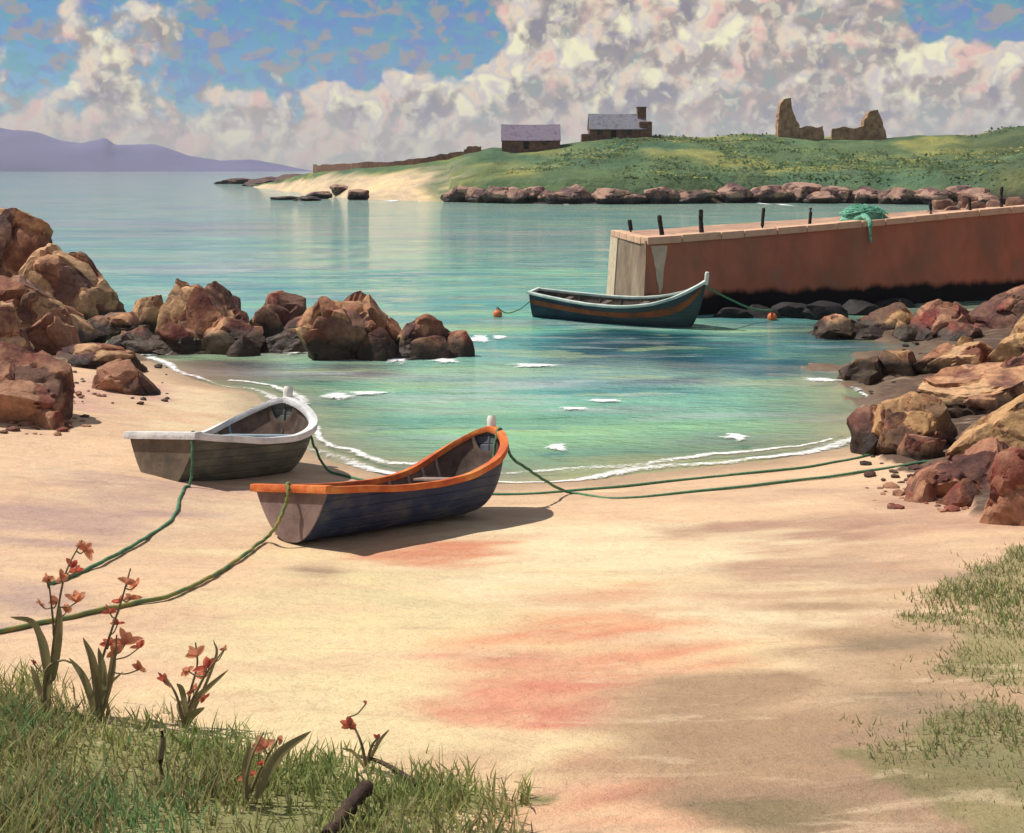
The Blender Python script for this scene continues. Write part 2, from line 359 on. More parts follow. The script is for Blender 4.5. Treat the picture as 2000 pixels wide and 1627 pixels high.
for px, py, rx, ry, cpatch, st in PATCH:
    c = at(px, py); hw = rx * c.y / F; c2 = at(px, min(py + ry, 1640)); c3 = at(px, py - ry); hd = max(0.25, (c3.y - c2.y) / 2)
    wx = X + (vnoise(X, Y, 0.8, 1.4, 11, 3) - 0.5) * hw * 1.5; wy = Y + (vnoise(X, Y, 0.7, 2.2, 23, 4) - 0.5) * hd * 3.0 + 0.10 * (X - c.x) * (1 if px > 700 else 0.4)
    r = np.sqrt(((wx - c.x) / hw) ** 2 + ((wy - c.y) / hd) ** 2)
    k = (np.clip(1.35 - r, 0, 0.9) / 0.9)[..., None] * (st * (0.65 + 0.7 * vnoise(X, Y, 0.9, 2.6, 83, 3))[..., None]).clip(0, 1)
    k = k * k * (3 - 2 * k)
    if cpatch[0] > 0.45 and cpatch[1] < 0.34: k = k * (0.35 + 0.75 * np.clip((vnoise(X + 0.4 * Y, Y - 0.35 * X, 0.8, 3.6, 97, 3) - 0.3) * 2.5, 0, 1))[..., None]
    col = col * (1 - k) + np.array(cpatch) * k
# turf where grass grows
def poly_mask(pts, X, Y):
    r = np.zeros(X.shape, bool); n = len(pts)
    for i in range(n):
        ax_, ay_ = pts[i]; bx_, by_ = pts[(i + 1) % n]
        r ^= ((ay_ > Y) != (by_ > Y)) & (X < (bx_ - ax_) * (Y - ay_) / (by_ - ay_ + 1e-12) + ax_)
    return r
def plan(pts):
    return [(at(px, py).x, at(px, py).y) for px, py in pts]
GL = plan([(-250, 1290), (0, 1335), (150, 1365), (330, 1430), (430, 1455), (520, 1520), (640, 1540), (740, 1520), (840, 1560), (960, 1585), (1040, 1600), (1020, 1640)]) + [(0.0, 5.2), (-1.0, 3.0), (-12, 3.0), (-12, 8.5)]
GR = plan([(1915, 1085), (1960, 1065), (2150, 1050)]) + [(9, 9), (9, 3)] + [(2.6, 5.0)] + plan([(1800, 1610), (1780, 1520), (1790, 1450), (1850, 1400), (1870, 1320), (1850, 1230), (1885, 1150)])
wx = X + (vnoise(X, Y, 1.3, 1.3, 31) - 0.5) * 1.6; wy = Y + (vnoise(X, Y, 1.3, 1.3, 37) - 0.5) * 1.6
gmix = np.where(poly_mask(GL, wx, wy), 0.85, 0.0) + np.where(poly_mask(GR, wx, wy), 0.55, 0.0)
gmix = np.clip(gmix + np.where((X > 27) | (X < -40), 0.9, 0), 0, 1)[..., None]
gcol = np.array((0.15, 0.175, 0.06)) * (0.75 + 0.5 * vnoise(X, Y, 0.9, 0.9, 41, 3))[..., None]
col = col * (1 - gmix) + gcol * gmix
ROCKY = [plan([(1700, 882), (1665, 800), (1610, 752), (1550, 690), (1560, 640), (1700, 625)]) + [(26, 46), (26, 12)] + plan([(2000, 1015), (1900, 965), (1790, 955), (1770, 925)]), plan([(-400, 640), (0, 610), (170, 610), (300, 655), (270, 705), (100, 715), (60, 760), (-400, 790)])]
for rp in ROCKY:                                              # bare rock and dark shingle between the boulders
    wx = X + (vnoise(X, Y, 0.9, 0.9, 51) - 0.5) * 1.4; wy = Y + (vnoise(X, Y, 0.9, 0.9, 53) - 0.5) * 1.4
    kk = np.where(poly_mask(rp, wx, wy), 0.95, 0.0)[..., None]
    col = col * (1 - kk) + np.array((0.095, 0.06, 0.045)) * (0.6 + 0.8 * vnoise(X, Y, 1.2, 1.2, 57, 3))[..., None] * kk
    Z = Z + kk[..., 0] * (vnoise(X, Y, 0.9, 0.9, 59, 3) - 0.35) * 0.5
beach = big_grid('beach', X, Y, Z, M['sand'], np.clip(col, 0, 0.8)); tag(beach, 'sandy beach sloping from the grassy bank down to the water', kind='structure')

# ------------------------------------------------------------------ sea
def water_material():
    m, t, b = material('sea_water'); p = wpos(t)
    a = t.n.new('ShaderNodeAttribute'); a.attribute_name = 'tint'
    s = t.n.new('ShaderNodeAttribute'); s.attribute_name = 'deep'
    st = t.noise(t.vmath('MULTIPLY', p, (0.10, 0.42, 1)), 1.0, 5, 0.6, 0.5)
    c = t.mix(1.0, a.outputs['Color'], t.ramp(st, [(0.3, (0.5, 0.72, 0.86)), (0.5, (1, 1, 1)), (0.68, (1.7, 1.45, 1.05))]), 'MULTIPLY')
    s2 = t.noise(t.vmath('MULTIPLY', p, (0.16, 0.7, 1)), 0.9, 3, 0.5, 0.3)
    c = t.mix(t.math('MULTIPLY', t.step(s2, 0.56, 0.68), 0.35), c, (0.34, 0.33, 0.35))
    bigs = t.sep(t.noise(t.vmath('MULTIPLY', p, (0.018, 0.10, 1)), 1.0, 4, 0.6, 0.5, out='Color'))
    c = t.mix(t.math('MULTIPLY', t.step(bigs[0], 0.52, 0.62), 0.5), c, (0.36, 0.42, 0.36)); c = t.mix(t.math('MULTIPLY', t.step(bigs[1], 0.53, 0.63), 0.5), c, (0.34, 0.32, 0.38)); c = t.mix(t.math('MULTIPLY', t.step(bigs[2], 0.54, 0.62), 0.5), c, (0.05, 0.30, 0.34))
    s3 = t.sep(t.noise(t.vmath('MULTIPLY', p, (0.22, 0.95, 1)), 0.8, 4, 0.55, 0.4, out='Color'))
    c = t.mix(t.math('MULTIPLY', t.step(s3[0], 0.57, 0.64), 0.5), c, (0.40, 0.50, 0.28)); c = t.mix(t.math('MULTIPLY', t.step(s3[1], 0.59, 0.66), 0.45), c, (0.46, 0.52, 0.50)); c = t.mix(t.math('MULTIPLY', t.step(s3[2], 0.60, 0.66), 0.45), c, (0.02, 0.18, 0.25))
    t.l.new(c, b.inputs['Base Color']); b.inputs['Specular IOR Level'].default_value = 0.42; b.inputs['IOR'].default_value = 1.33; b.inputs['Roughness'].default_value = 0.05
    wv = t.noise(t.vmath('MULTIPLY', p, (0.55, 1.5, 1)), 1.1, 4, 0.55, 0.4)
    wv2 = t.noise(t.vmath('MULTIPLY', p, (0.8, 2.2, 1)), 4.0, 3, 0.5)
    bump(t, b, t.math('ADD', wv, t.math('MULTIPLY', wv2, 0.35)), 0.9, 0.19)
    tr = t.n.new('ShaderNodeBsdfTransparent'); mx = t.n.new('ShaderNodeMixShader')
    t.l.new(s.outputs['Fac'], mx.inputs[0]); t.l.new(tr.outputs[0], mx.inputs[1]); t.l.new(b.outputs[0], mx.inputs[2])
    t.l.new(mx.outputs[0], t.n['Material Output'].inputs[0]); return m
M['water'] = water_material()
tt = np.linspace(-0.95, 0.95, 330); yy = np.concatenate([np.arange(15, 60, 0.22), np.exp(np.linspace(math.log(60), math.log(6500), 120))])
TT, YY = np.meshgrid(tt, yy, indexing='ij'); XX = TT * YY
ZZ = np.where(YY < 80, (vnoise(XX, YY, 0.5, 1.2, 61, 3) - 0.5) * 0.035, 0.0)
gz = gh(XX, YY); depth = np.clip(-gz, 0, 4)
wcol = np.empty(XX.shape + (3,))
shal = np.array((0.31, 0.52, 0.33)); teal = np.array((0.12, 0.36, 0.33)); far = np.array((0.24, 0.38, 0.32))
k = np.clip(depth / 0.8, 0, 1)[..., None]; wcol = shal * (1 - k) + teal * k
kf = np.clip((YY - 45) / 120, 0, 1)[..., None]; wcol = wcol * (1 - kf) + far * kf
WP = [(1380, 690, 330, 45, (0.02, 0.13, 0.19), 0.9), (1250, 674, 190, 32, (0.006, 0.05, 0.075), 1.0), (1340, 715, 60, 22, (0.006, 0.04, 0.06), 0.9), (1600, 640, 200, 40, (0.02, 0.10, 0.16), 0.8), (1250, 760, 180, 14, (0.02, 0.14, 0.20), 0.5), (1150, 830, 300, 40, (0.17, 0.36, 0.22), 0.7),  # water tints; dark ones paint in reflections of boat, quay and rocks
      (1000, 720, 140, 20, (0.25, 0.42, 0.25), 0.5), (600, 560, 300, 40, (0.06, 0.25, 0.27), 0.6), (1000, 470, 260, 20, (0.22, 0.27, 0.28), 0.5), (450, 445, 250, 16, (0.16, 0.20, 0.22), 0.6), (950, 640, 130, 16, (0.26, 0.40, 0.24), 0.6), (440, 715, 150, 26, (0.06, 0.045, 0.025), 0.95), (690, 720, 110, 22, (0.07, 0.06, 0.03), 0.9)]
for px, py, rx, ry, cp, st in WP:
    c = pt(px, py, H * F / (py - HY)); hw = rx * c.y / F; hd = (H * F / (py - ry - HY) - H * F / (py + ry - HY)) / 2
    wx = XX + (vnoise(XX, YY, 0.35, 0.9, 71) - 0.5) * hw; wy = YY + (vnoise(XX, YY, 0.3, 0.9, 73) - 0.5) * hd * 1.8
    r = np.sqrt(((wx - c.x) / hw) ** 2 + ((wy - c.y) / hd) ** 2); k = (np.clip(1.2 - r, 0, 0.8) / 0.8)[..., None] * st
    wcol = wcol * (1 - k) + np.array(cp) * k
deep = np.clip(0.25 + depth / 0.45, 0.25, 1.0)
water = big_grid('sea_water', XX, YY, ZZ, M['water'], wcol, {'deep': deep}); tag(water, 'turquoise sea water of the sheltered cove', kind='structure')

# ------------------------------------------------------------------ distant mountains
def hills():
    m, t, b = material('heather_hills'); p = wpos(t)
    f = t.noise(t.vmath('MULTIPLY', p, (0.002, 0.002, 0.006)), 1.0, 5, 0.6)
    t.l.new(t.ramp(f, [(0.3, (0.085, 0.085, 0.20)), (0.7, (0.15, 0.135, 0.27))]), b.inputs['Base Color']); b.inputs['Roughness'].default_value = 1; b.inputs['Specular IOR Level'].default_value = 0.05  # heather purple, shifted bluer to paint in some distance haze
    prof = [(-700, 270), (-420, 225), (-200, 238), (0, 250), (80, 263), (150, 276), (205, 270), (225, 284), (300, 283), (370, 302), (430, 312), (490, 309), (560, 322), (600, 331), (640, 334)]
    xs = np.linspace(-700, 640, 200); ys = np.interp(xs, [p_[0] for p_ in prof], [p_[1] for p_ in prof])
    v = np.linspace(0, 1, 26); D0 = 4300.0
    U, V = np.meshgrid(xs, v, indexing='ij'); top = (HY - ys) / F * (D0 + 350) + H
    hgt = np.clip(top, 0, None)[:, None] * np.where(V < 0.6, np.sin(np.clip(V / 0.6, 0, 1) * np.pi / 2) ** 0.8, 1 - (V - 0.6) ** 2 * 3)
    Yd = D0 + V * 600; Xd = (U - 1000) / F * Yd
    hgt = hgt * (0.86 + 0.28 * vnoise(Xd, Yd, 0.006, 0.006, 4, 3)) - 3
    o = big_grid('hills', Xd, Yd, hgt, m); tag(o, 'purple heather hills across the bay', kind='structure')
hills()

# ------------------------------------------------------------------ headland
HX = [300, 440, 530, 620, 700, 760, 820, 880, 960, 1100, 1300, 1500, 1700, 1900, 2100, 2500]
HF = [430, 400, 300, 232, 205, 196, 190, 186, 180, 174, 176, 182, 176, 168, 160, 150]     # waterline distance
HT = [384, 374, 356, 334, 327, 323, 317, 309, 291, 284, 266, 262, 271, 266, 226, 190]     # ridge row
def hl(px): return np.interp(px, HX, HF)
def ridge(px): return np.interp(px, HX, HT)
def hband(px): return np.interp(px, [300, 600, 800, 1000, 2500], [12, 30, 38, 45, 55])
def head_z(px, dd):
    """height of the headland at photo column px and distance dd"""
    px = np.asarray(px, float); dd = np.asarray(dd, float)
    v = (dd - hl(px)) / hband(px); dr = hl(px) + hband(px); zt = H + (HY - ridge(px)) / F * dr
    Xw = (px - 1000) / F * dd
    prof = np.where(v < 0, v * 0.35, np.where(v < 1, 0.30 * np.clip(v / 0.12, 0, 1) + 0.70 * np.clip((v - 0.05) / 0.95, 0, 1) ** 0.85, 1 - 0.12 * (v - 1) ** 2))
    prof = np.where((px < 880) & (v > 0) & (v < 1), v ** (0.9), prof)
    lump = (vnoise(Xw, dd, 0.09, 0.07, 15, 4) - 0.5) * 3.0 * np.clip(v * 3, 0, 1) * np.clip((px - 600) / 300, 0.1, 1) * np.clip(1.15 - np.abs(v - 0.5), 0.3, 1)
    return np.maximum(np.where(zt > 0, zt * prof, -2.0) + lump * (zt > 0), -2.5)
def headland_material():
    m, t, b = material('headland_turf'); p = wpos(t)
    a = t.n.new('ShaderNodeAttribute'); a.attribute_name = 'tint'
    f = t.noise(t.vmath('MULTIPLY', p, (0.10, 0.07, 0.25)), 1.0, 6, 0.65, 0.5)
    c = t.mix(1.0, a.outputs['Color'], t.ramp(f, [(0.28, (0.55, 0.62, 0.6)), (0.5, (1, 1, 1)), (0.72, (1.55, 1.4, 1.1))]), 'MULTIPLY')
    t.l.new(c, b.inputs['Base Color']); b.inputs['Roughness'].default_value = 0.95; b.inputs['Specular IOR Level'].default_value = 0.1
    bump(t, b, t.noise(p, 0.5, 6, 0.7), 0.9, 1.2); return m
M['turf'] = headland_material()
pxs = np.linspace(300, 2500, 440); vs = np.concatenate([np.linspace(-0.15, 1.05, 90), np.linspace(1.1, 3.0, 16)])
PX, VV = np.meshgrid(pxs, vs, indexing='ij'); DD = hl(PX) + VV * hband(PX)
HZ = head_z(PX, DD); HXW = (PX - 1000) / F * DD
sandy = np.clip((900 - PX + (vnoise(HXW, DD, 0.12, 0.12, 9) - 0.5) * 160) / 60, 0, 1) * np.clip((0.85 - VV + (vnoise(HXW, DD, 0.1, 0.1, 19) - 0.5) * 0.5) * 4, 0, 1)
hcol = np.array((0.105, 0.160, 0.083)) * (0.65 + 0.7 * vnoise(HXW, DD, 0.06, 0.05, 27, 4))[..., None]
yel = np.clip((vnoise(HXW, DD, 0.08, 0.10, 29, 3) - 0.53) * 6, 0, 1)[..., None]
hcol = hcol * (1 - yel * 0.8) + np.array((0.36, 0.36, 0.13)) * yel * 0.65
dk = (np.clip((PX - 1780) / 160, 0, 1) * 0.65)[..., None]; hcol = hcol * (1 - dk) + np.array((0.075, 0.10, 0.06)) * dk
tl = np.clip((vnoise(HXW, DD, 0.07, 0.08, 47, 3) - 0.55) * 6, 0, 1)[..., None]; hcol = hcol * (1 - tl * 0.6) + np.array((0.09, 0.17, 0.11)) * tl * 0.6
hcol = hcol * (1 - sandy[..., None]) + np.array((0.62, 0.48, 0.33)) * sandy[..., None]
rk = np.clip((0.07 - VV) * 25, 0, 1)[..., None] * (PX > 880)[..., None]; hcol = hcol * (1 - rk) + np.array((0.06, 0.045, 0.04)) * rk
headland = big_grid('headland', HXW, DD, HZ, M['turf'], hcol); tag(headland, 'green grassy headland with a sandy point across the water', kind='structure')
def on_head(px, py):
    v = np.linspace(0.0, 1.1, 600); dd = hl(px) + v * hband(px); z = head_z(np.full_like(dd, px), dd)
    row = HY + (H - z) * F / dd; k = np.argmax(row <= py)
    if row[k] > py: k = len(v) - 60
    return Vector(((px - 1000) / F * dd[k], dd[k], z[k]))
# gorse and heather tussocks, an uncountable mass
def scrub():
    m, t, b = material('scrub_leaves')
    a = t.n.new('ShaderNodeAttribute'); a.attribute_name = 'tint'
    t.l.new(a.outputs['Color'], b.inputs['Base Color']); b.inputs['Roughness'].default_value = 0.9; b.inputs['Specular IOR Level'].default_value = 0.1
    tl = t.n.new('ShaderNodeBsdfTranslucent'); t.l.new(a.outputs['Color'], tl.inputs[0]); mx = t.n.new('ShaderNodeMixShader'); mx.inputs[0].default_value = 0.5
    t.l.new(b.outputs[0], mx.inputs[1]); t.l.new(tl.outputs[0], mx.inputs[2]); t.l.new(mx.outputs[0], t.n['Material Output'].inputs[0])
    r = np.random.default_rng(5); V, Fc, cols = [], [], []
    pal = [(0.12, 0.17, 0.075), (0.10, 0.15, 0.08), (0.18, 0.22, 0.09), (0.36, 0.36, 0.13), (0.10, 0.17, 0.11), (0.14, 0.16, 0.09)]
    for i in range(1500):
        px = r.uniform(890, 2300); v = r.uniform(0.1, 1.0); dd = float(hl(px) + v * hband(px))
        X0 = (px - 1000) / F * dd; z0 = float(head_z(px, dd))
        cl = vnoise(np.array([X0]), np.array([dd]), 0.06, 0.06, 91)[0]
        if cl < 0.57: continue
        c0 = pal[int(r.integers(0, 6))]; c0 = tuple(x * 1.25 for x in c0); s = r.uniform(0.3, 0.8)
        for kx in range(16):
            o = r.normal(size=3) * np.array((s * 2.0, s * 1.2, s * 0.25)); o[2] = abs(o[2]); dv = np.array((0, -0.55, 1.0)) + 0.45 * r.normal(size=3); dv /= np.linalg.norm(dv); e = np.cross(dv, r.normal(size=3)); e /= np.linalg.norm(e); f2 = np.cross(dv, e)
            base = np.array((X0, dd, z0)) + o; q = s * r.uniform(0.3, 0.5); n = len(V)
            V += [base + e * q, base + f2 * q * 0.8, base - e * q, base - f2 * q * 0.8]; Fc.append((n, n + 1, n + 2, n + 3)); k = r.uniform(0.7, 1.3); cols += [(c0[0] * k, c0[1] * k, c0[2] * k, 1)] * 4
    o = mesh_obj('hillside_scrub', V, Fc, m); at_ = o.data.color_attributes.new('tint', 'FLOAT_COLOR', 'POINT'); at_.data.foreach_set('color', np.array(cols, np.float32).ravel())
    tag(o, 'low gorse and heather clumps on the green headland', 'scrub', kind='stuff')
scrub()

# ------------------------------------------------------------------ rocks
ICO = {}
def ico(sub):
    if sub not in ICO:
        bm = bmesh.new(); bmesh.ops.create_icosphere(bm, subdivisions=sub, radius=1)
        bm.verts.ensure_lookup_table(); ICO[sub] = (np.array([v.co[:] for v in bm.verts]), [tuple(v.index for v in f.verts) for f in bm.faces]); bm.free()
    return ICO[sub]
def rock_verts(seed, sub=4, cuts=16, rough=0.04, lean=0.0, blocky=0.0, chips=8, fac=1.35):
    r = np.random.default_rng(seed); V, Fc = ico(sub); V = V.copy()
    V = np.sign(V) * np.abs(V) ** (1 - 0.25 * blocky)
    for i in range(cuts):
        n = r.normal(size=3); n[2] = n[2] * 0.8 + 0.15; n /= np.linalg.norm(n); dd = r.uniform(0.5, 0.86)
        s = V @ n - dd; V = V - np.outer(np.clip(s, 0, None) * 0.94, n)
    for i in range(chips):                                   # smaller broken corners
        n = V[int(r.integers(len(V)))] + r.normal(size=3) * 0.25; n /= np.linalg.norm(n); dd = (V @ n).max() - r.uniform(0.05, 0.13)
        s = V @ n - dd; V = V - np.outer(np.clip(s, 0, None) * 0.96, n)
    o = Vector((seed * 3.1, seed * 1.7, seed * 0.9)); N = len(V); dsp = np.zeros(N); cel = np.zeros(N)
    for i in range(N):
        v = Vector(V[i]); q = v + noise.noise_vector(v * 2.2 + o) * 0.10
        ds, ps = noise.voronoi(q * fac + o); p0 = ps[0]; h = math.sin(p0.x * 12.9898 + p0.y * 78.233 + p0.z * 37.719) * 43758.5453; h -= math.floor(h)
        tl = q * fac + o - p0; hx, hy, hz = h * 7.13 % 1 - 0.5, h * 13.7 % 1 - 0.5, h * 29.3 % 1 - 0.5
        e = ds[1] - ds[0]
        dsp[i] = (h - 0.5) * 0.11 + (tl.x * hx + tl.y * hy + tl.z * hz) * 0.19 - 0.07 * max(0.0, 1 - e / 0.10) + noise.fractal(v * 4 + o, 0.9, 2.1, 3) * rough * 1.3 + noise.fractal(v * 1.5 + o, 0.9, 2.1, 2) * rough * 1.6
        cel[i] = h * 57.1 % 1
    V = V * (1 + dsp)[:, None]; rock_verts.cell = cel
    mn, mxx = V.min(0), V.max(0); V = (V - (mn + mxx) / 2) / ((mxx - mn) / 2)
    V[:, 0] += lean * (V[:, 2] + 1) * 0.5
    return V, Fc
def rock(px0, px1, pyt, pyb, seed, mat, label, depth=0.8, lean=0.0, name='rock', sub=4, cuts=16, group=None, base=None, rough=0.035, rz=0.0, blocky=0.0):
    b = at((px0 + px1) / 2, pyb) if base is None else base
    wd = (px1 - px0) * b.y / F; dp = wd * depth; cy = b.y + dp * 0.42
    zt = H - (pyt - HY) / F * cy; zb = ghz((px0 + px1 - 2000) / 2 / F * cy, cy) if base is None else b.z
    zb = min(max(zb, -0.5), b.z); zb -= 0.15 + 0.55 * max(zt - b.z, 0.1); hgt = max(zt - zb, 0.25)
    V, Fc = rock_verts(seed, sub + (1 if px1 - px0 > 130 else 0), cuts, rough, lean, blocky, fac=1.0 + min(1.0, (px1 - px0) / 240)); cel = rock_verts.cell
    V = V * np.array((wd / 2 * cy / b.y, dp / 2, hgt / 2)); V[:, 2] += hgt / 2
    o = mesh_obj(name, V, Fc, mat, None, True, 26, (((px0 + px1) / 2 - 1000) / F * cy, cy, zb)); o.rotation_euler.z = rz
    o.data.attributes.new('cell', 'FLOAT', 'POINT').data.foreach_set('value', cel.astype(np.float32))
    return tag(o, label, 'rock', group)
RB, RR, RG = M['rock_brown'], M['rock_red'], M['rock_gold']
LG, RGp = 'rocks on the left side of the cove', 'rocks along the right side of the cove'
def L(*a, **k): return rock(*a, group=LG, **k)
def R(*a, **k): return rock(*a, group=RGp, **k)
L(-190, 115, 400, 640, 11, RB, 'tallest brown crag of the outcrop at the left edge, with a rounded peak', depth=0.7, cuts=12)
L(70, 262, 474, 650, 12, RB, 'sloping brown shoulder rock on the right flank of the tall crag', depth=0.9, lean=-0.35)
L(-60, 210, 535, 685, 13, RB, 'broad dark rock at the foot of the tall crag', depth=0.8)
L(-220, 60, 580, 720, 23, RB, 'big rock running out of the picture below the tall crag', depth=0.9)
L(-90, 145, 675, 832, 14, RR, 'reddish boulder on the pink sand, lowest of the left outcrop', depth=0.9, lean=-0.2)
L(85, 290, 668, 722, 15, RB, 'flat pale topped slab reaching right from the left outcrop', depth=0.7, cuts=20, blocky=0.6)
L(180, 318, 700, 770, 16, RR, 'small dark wedge shaped rock lying on the sand under the flat slab', depth=0.7)
L(165, 330, 605, 664, 17, RB, 'low flat brown rock between the outcrop and the rock chain', depth=0.9, blocky=0.5)
L(295, 492, 545, 690, 18, RB, 'largest tan rock of the chain standing in the water', depth=0.8, cuts=14)
L(395, 520, 618, 692, 24, RB, 'tan block leaning on the front of the largest chain rock', depth=0.7, blocky=0.5)
L(490, 600, 568, 660, 19, RR, 'low red brown rock in the gap between the two large chain rocks', depth=0.8)
L(592, 768, 568, 702, 20, RB, 'peaked red brown rock in the middle of the chain with a pointed top', depth=0.8, lean=-0.15, cuts=12)
L(752, 888, 613, 697, 21, RB, 'rounded tan rock towards the seaward end of the chain', depth=0.8)
L(865, 928, 645, 697, 22, RR, 'smallest dark rock at the seaward tip of the chain', depth=0.9, sub=3)
L(165, 470, 648, 694, 52, RB, 'long black weedy ledge joining the left outcrop to the rock chain', depth=0.3, cuts=10)
L(455, 640, 640, 690, 53, RB, 'black weedy ledge under the gap between the two big chain rocks', depth=0.35, cuts=10)
L(720, 930, 668, 703, 54, RB, 'low black ledge under the seaward end of the rock chain', depth=0.35, cuts=10)
L(250, 330, 575, 660, 55, RB, 'tan block bridging the low flat rock and the largest chain rock', depth=0.7)
L(470, 560, 590, 672, 56, RB, 'brown block standing right beside the largest chain rock', depth=0.7)
L(730, 800, 615, 690, 57, RR, 'red brown block between the peaked rock and the rounded seaward rock', depth=0.7)
L(545, 640, 612, 668, 25, RR, 'dark red block wedged between the low gap rock and the peaked rock', depth=0.7, sub=3)
L(690, 785, 636, 704, 26, RR, 'red block at the front right foot of the peaked chain rock', depth=0.7)
L(600, 680, 640, 700, 27, RB, 'brown block at the front left foot of the peaked chain rock', depth=0.6, sub=3)
L(795, 880, 655, 702, 28, RR, 'dark block at the front foot of the rounded seaward rock', depth=0.6, sub=3)
L(300, 400, 628, 692, 29, RR, 'shadowy low block at the front left foot of the largest chain rock', depth=0.6, blocky=0.4)
L(225, 320, 640, 692, 30, RB, 'dark weedy rock filling the gap right of the flat slab', depth=0.7, sub=3)
L(440, 512, 655, 697, 48, RR, 'small weedy rock at the front right foot of the largest chain rock', depth=0.6, sub=3)
L(20, 160, 600, 700, 49, RR, 'red brown block at the foot of the broad dark rock', depth=0.6)
L(100, 215, 560, 650, 50, RB, 'upright brown block against the sloping shoulder rock', depth=0.5)
L(60, 125, 800, 838, 51, RR, 'small red stone half buried in the sand beside the reddish boulder', depth=0.7, sub=3)
# right side
R(1575, 1700, 612, 662, 31, RB, 'long low pink brown rock nearest the water below the quay wall', depth=0.9)
R(1680, 1790, 590, 655, 32, RG, 'tan rock with a square top close under the quay wall', depth=0.9, blocky=0.5)
R(1650, 1760, 632, 664, 33, RR, 'small red brown rock at the waterline below the tan square topped rock', depth=0.8)
R(1770, 1905, 585, 662, 34, RR, 'red brown rock with a pale upright stone on it below the wall', depth=0.9)
R(1845, 1900, 588, 640, 35, RG, 'pale upright stone leaning on the red brown rock', depth=0.7, sub=3)
R(1880, 2090, 540, 650, 36, RR, 'long red slab sloping up to the right towards the quay wall', depth=0.8, lean=0.4, blocky=0.4)
R(1632, 1735, 694, 748, 37, RB, 'tan topped dark rock lapped by a streak of foam', depth=0.9)
R(1715, 1800, 682, 740, 38, RG, 'pale tan rounded rock beside the foam lapped rock', depth=0.9, sub=3)
R(1785, 1935, 663, 738, 39, RB, 'long dark rock with a grey tan top in the middle of the right shore', depth=0.8, blocky=0.4)
R(1910, 2080, 610, 740, 40, RG, 'tall olive brown rock at the right edge above the dark rocks', depth=0.8, lean=0.2)
R(1800, 2060, 715, 815, 41, RB, 'dark purple brown boulder mass behind the golden boulder', depth=0.7)
R(1665, 1765, 790, 890, 42, RB, 'dark cracked boulder at the corner of the sand and the water', depth=0.9)
R(1700, 1880, 768, 892, 43, RG, 'golden topped boulder above the water corner with red sides', depth=0.8)
R(1815, 2080, 765, 915, 44, RG, 'largest golden brown boulder at the right edge of the sand', depth=0.8, lean=0.3)
R(1768, 1905, 902, 975, 45, RR, 'low red brown rock with an ochre top on the sand at the rope end', depth=0.9)
R(1850, 2020, 855, 975, 46, RR, 'dark red ridge rock behind the low ochre topped rock', depth=0.8, lean=0.2)
R(1905, 2120, 870, 1030, 47, RR, 'nearest dark red boulder, lowest on the right edge of the sand', depth=0.8)
R(1590, 1660, 632, 662, 71, RG, 'small tan stone at the left end of the long low pink brown rock', depth=0.8, sub=3)
R(1740, 1800, 625, 664, 72, RG, 'small ochre stone in front of the tan square topped rock', depth=0.8, sub=3)
R(1830, 1920, 628, 668, 73, RR, 'dark red stone below the pale upright stone', depth=0.8, sub=3)
R(1660, 1720, 722, 752, 74, RB, 'black wet stone at the foot of the foam lapped rock', depth=0.8, sub=3)
R(1840, 1930, 655, 730, 75, RG, 'ochre ridged stone behind the long dark rock', depth=0.6)
R(1930, 2060, 680, 790, 76, RB, 'grey purple block at the right edge under the tall olive brown rock', depth=0.7)
R(1755, 1850, 845, 900, 77, RR, 'dark red stone at the sandy foot of the golden topped boulder', depth=0.7)
R(1870, 1990, 845, 905, 78, RG, 'ochre stone between the largest golden boulder and the red ridge rock', depth=0.7)
R(1765, 1830, 935, 982, 79, RR, 'small dark stone touching the low ochre topped rock on its left', depth=0.7, sub=3)
R(1835, 1925, 935, 990, 80, RR, 'small red stone on the sand in front of the ridge rock', depth=0.7, sub=3)
# dark weedy stones along the foot of the quay wall
k = 0
for px0, px1, pyt, pyb in ((1395, 1470, 582, 617), (1455, 1530, 578, 618), (1515, 1590, 574, 618), (1575, 1650, 572, 622), (1640, 1720, 570, 612), (1700, 1790, 566, 600)):
    b = pt((px0 + px1) / 2, pyb, H * F / (pyb + 4 - HY))
    rock(px0 - 8, px1 + 8, pyt + 16, pyb, 60 + k, M['rock_weed'], ['black weedy stone under the quay wall just right of the blue boat bow', 'black weedy stone under the quay wall behind the right hand buoy', 'black weedy stone under the quay wall, first one right of the buoy', 'black weedy stone under the quay wall, second one right of the buoy', 'black weedy stone under the quay wall, beside the tan square topped rock', 'black weedy stone under the quay wall, landward end of its row'][k], depth=0.5, sub=3, group='weedy stones under the quay wall', base=Vector((b.x, b.y, 0.0)), name='weedy_rock'); k += 1
V, Fc = [], []; rs = random.Random(21); Vi, Fi = ico(1)
for (x0, x1, y0, y1, n_) in ((1690, 1900, 890, 1000, 90), (1600, 1800, 655, 770, 60), (90, 330, 712, 790, 80), (-20, 190, 810, 850, 50)):
    for i in range(n_):
        g_ = at(rs.uniform(x0, x1), rs.uniform(y0, y1)); 
        if ghz(g_.x, g_.y) < -0.05: continue
        q_ = rs.choice((0.03, 0.04, 0.05, 0.07, 0.10)) * rs.uniform(0.7, 1.2); b_ = len(V); a_ = rs.uniform(0, 6.28)
        for v in Vi:
            w_ = v * (1 + 0.25 * noise.noise(Vector(v) * 1.5 + Vector((i, x0, 0)))); V.append((g_.x + q_ * (w_[0] * math.cos(a_) * 1.3 - w_[1] * math.sin(a_)), g_.y + q_ * (w_[0] * math.sin(a_) * 1.3 + w_[1] * math.cos(a_)), g_.z + q_ * (w_[2] * 0.6 + 0.2)))
        Fc += [tuple(k_ + b_ for k_ in f) for f in Fi]
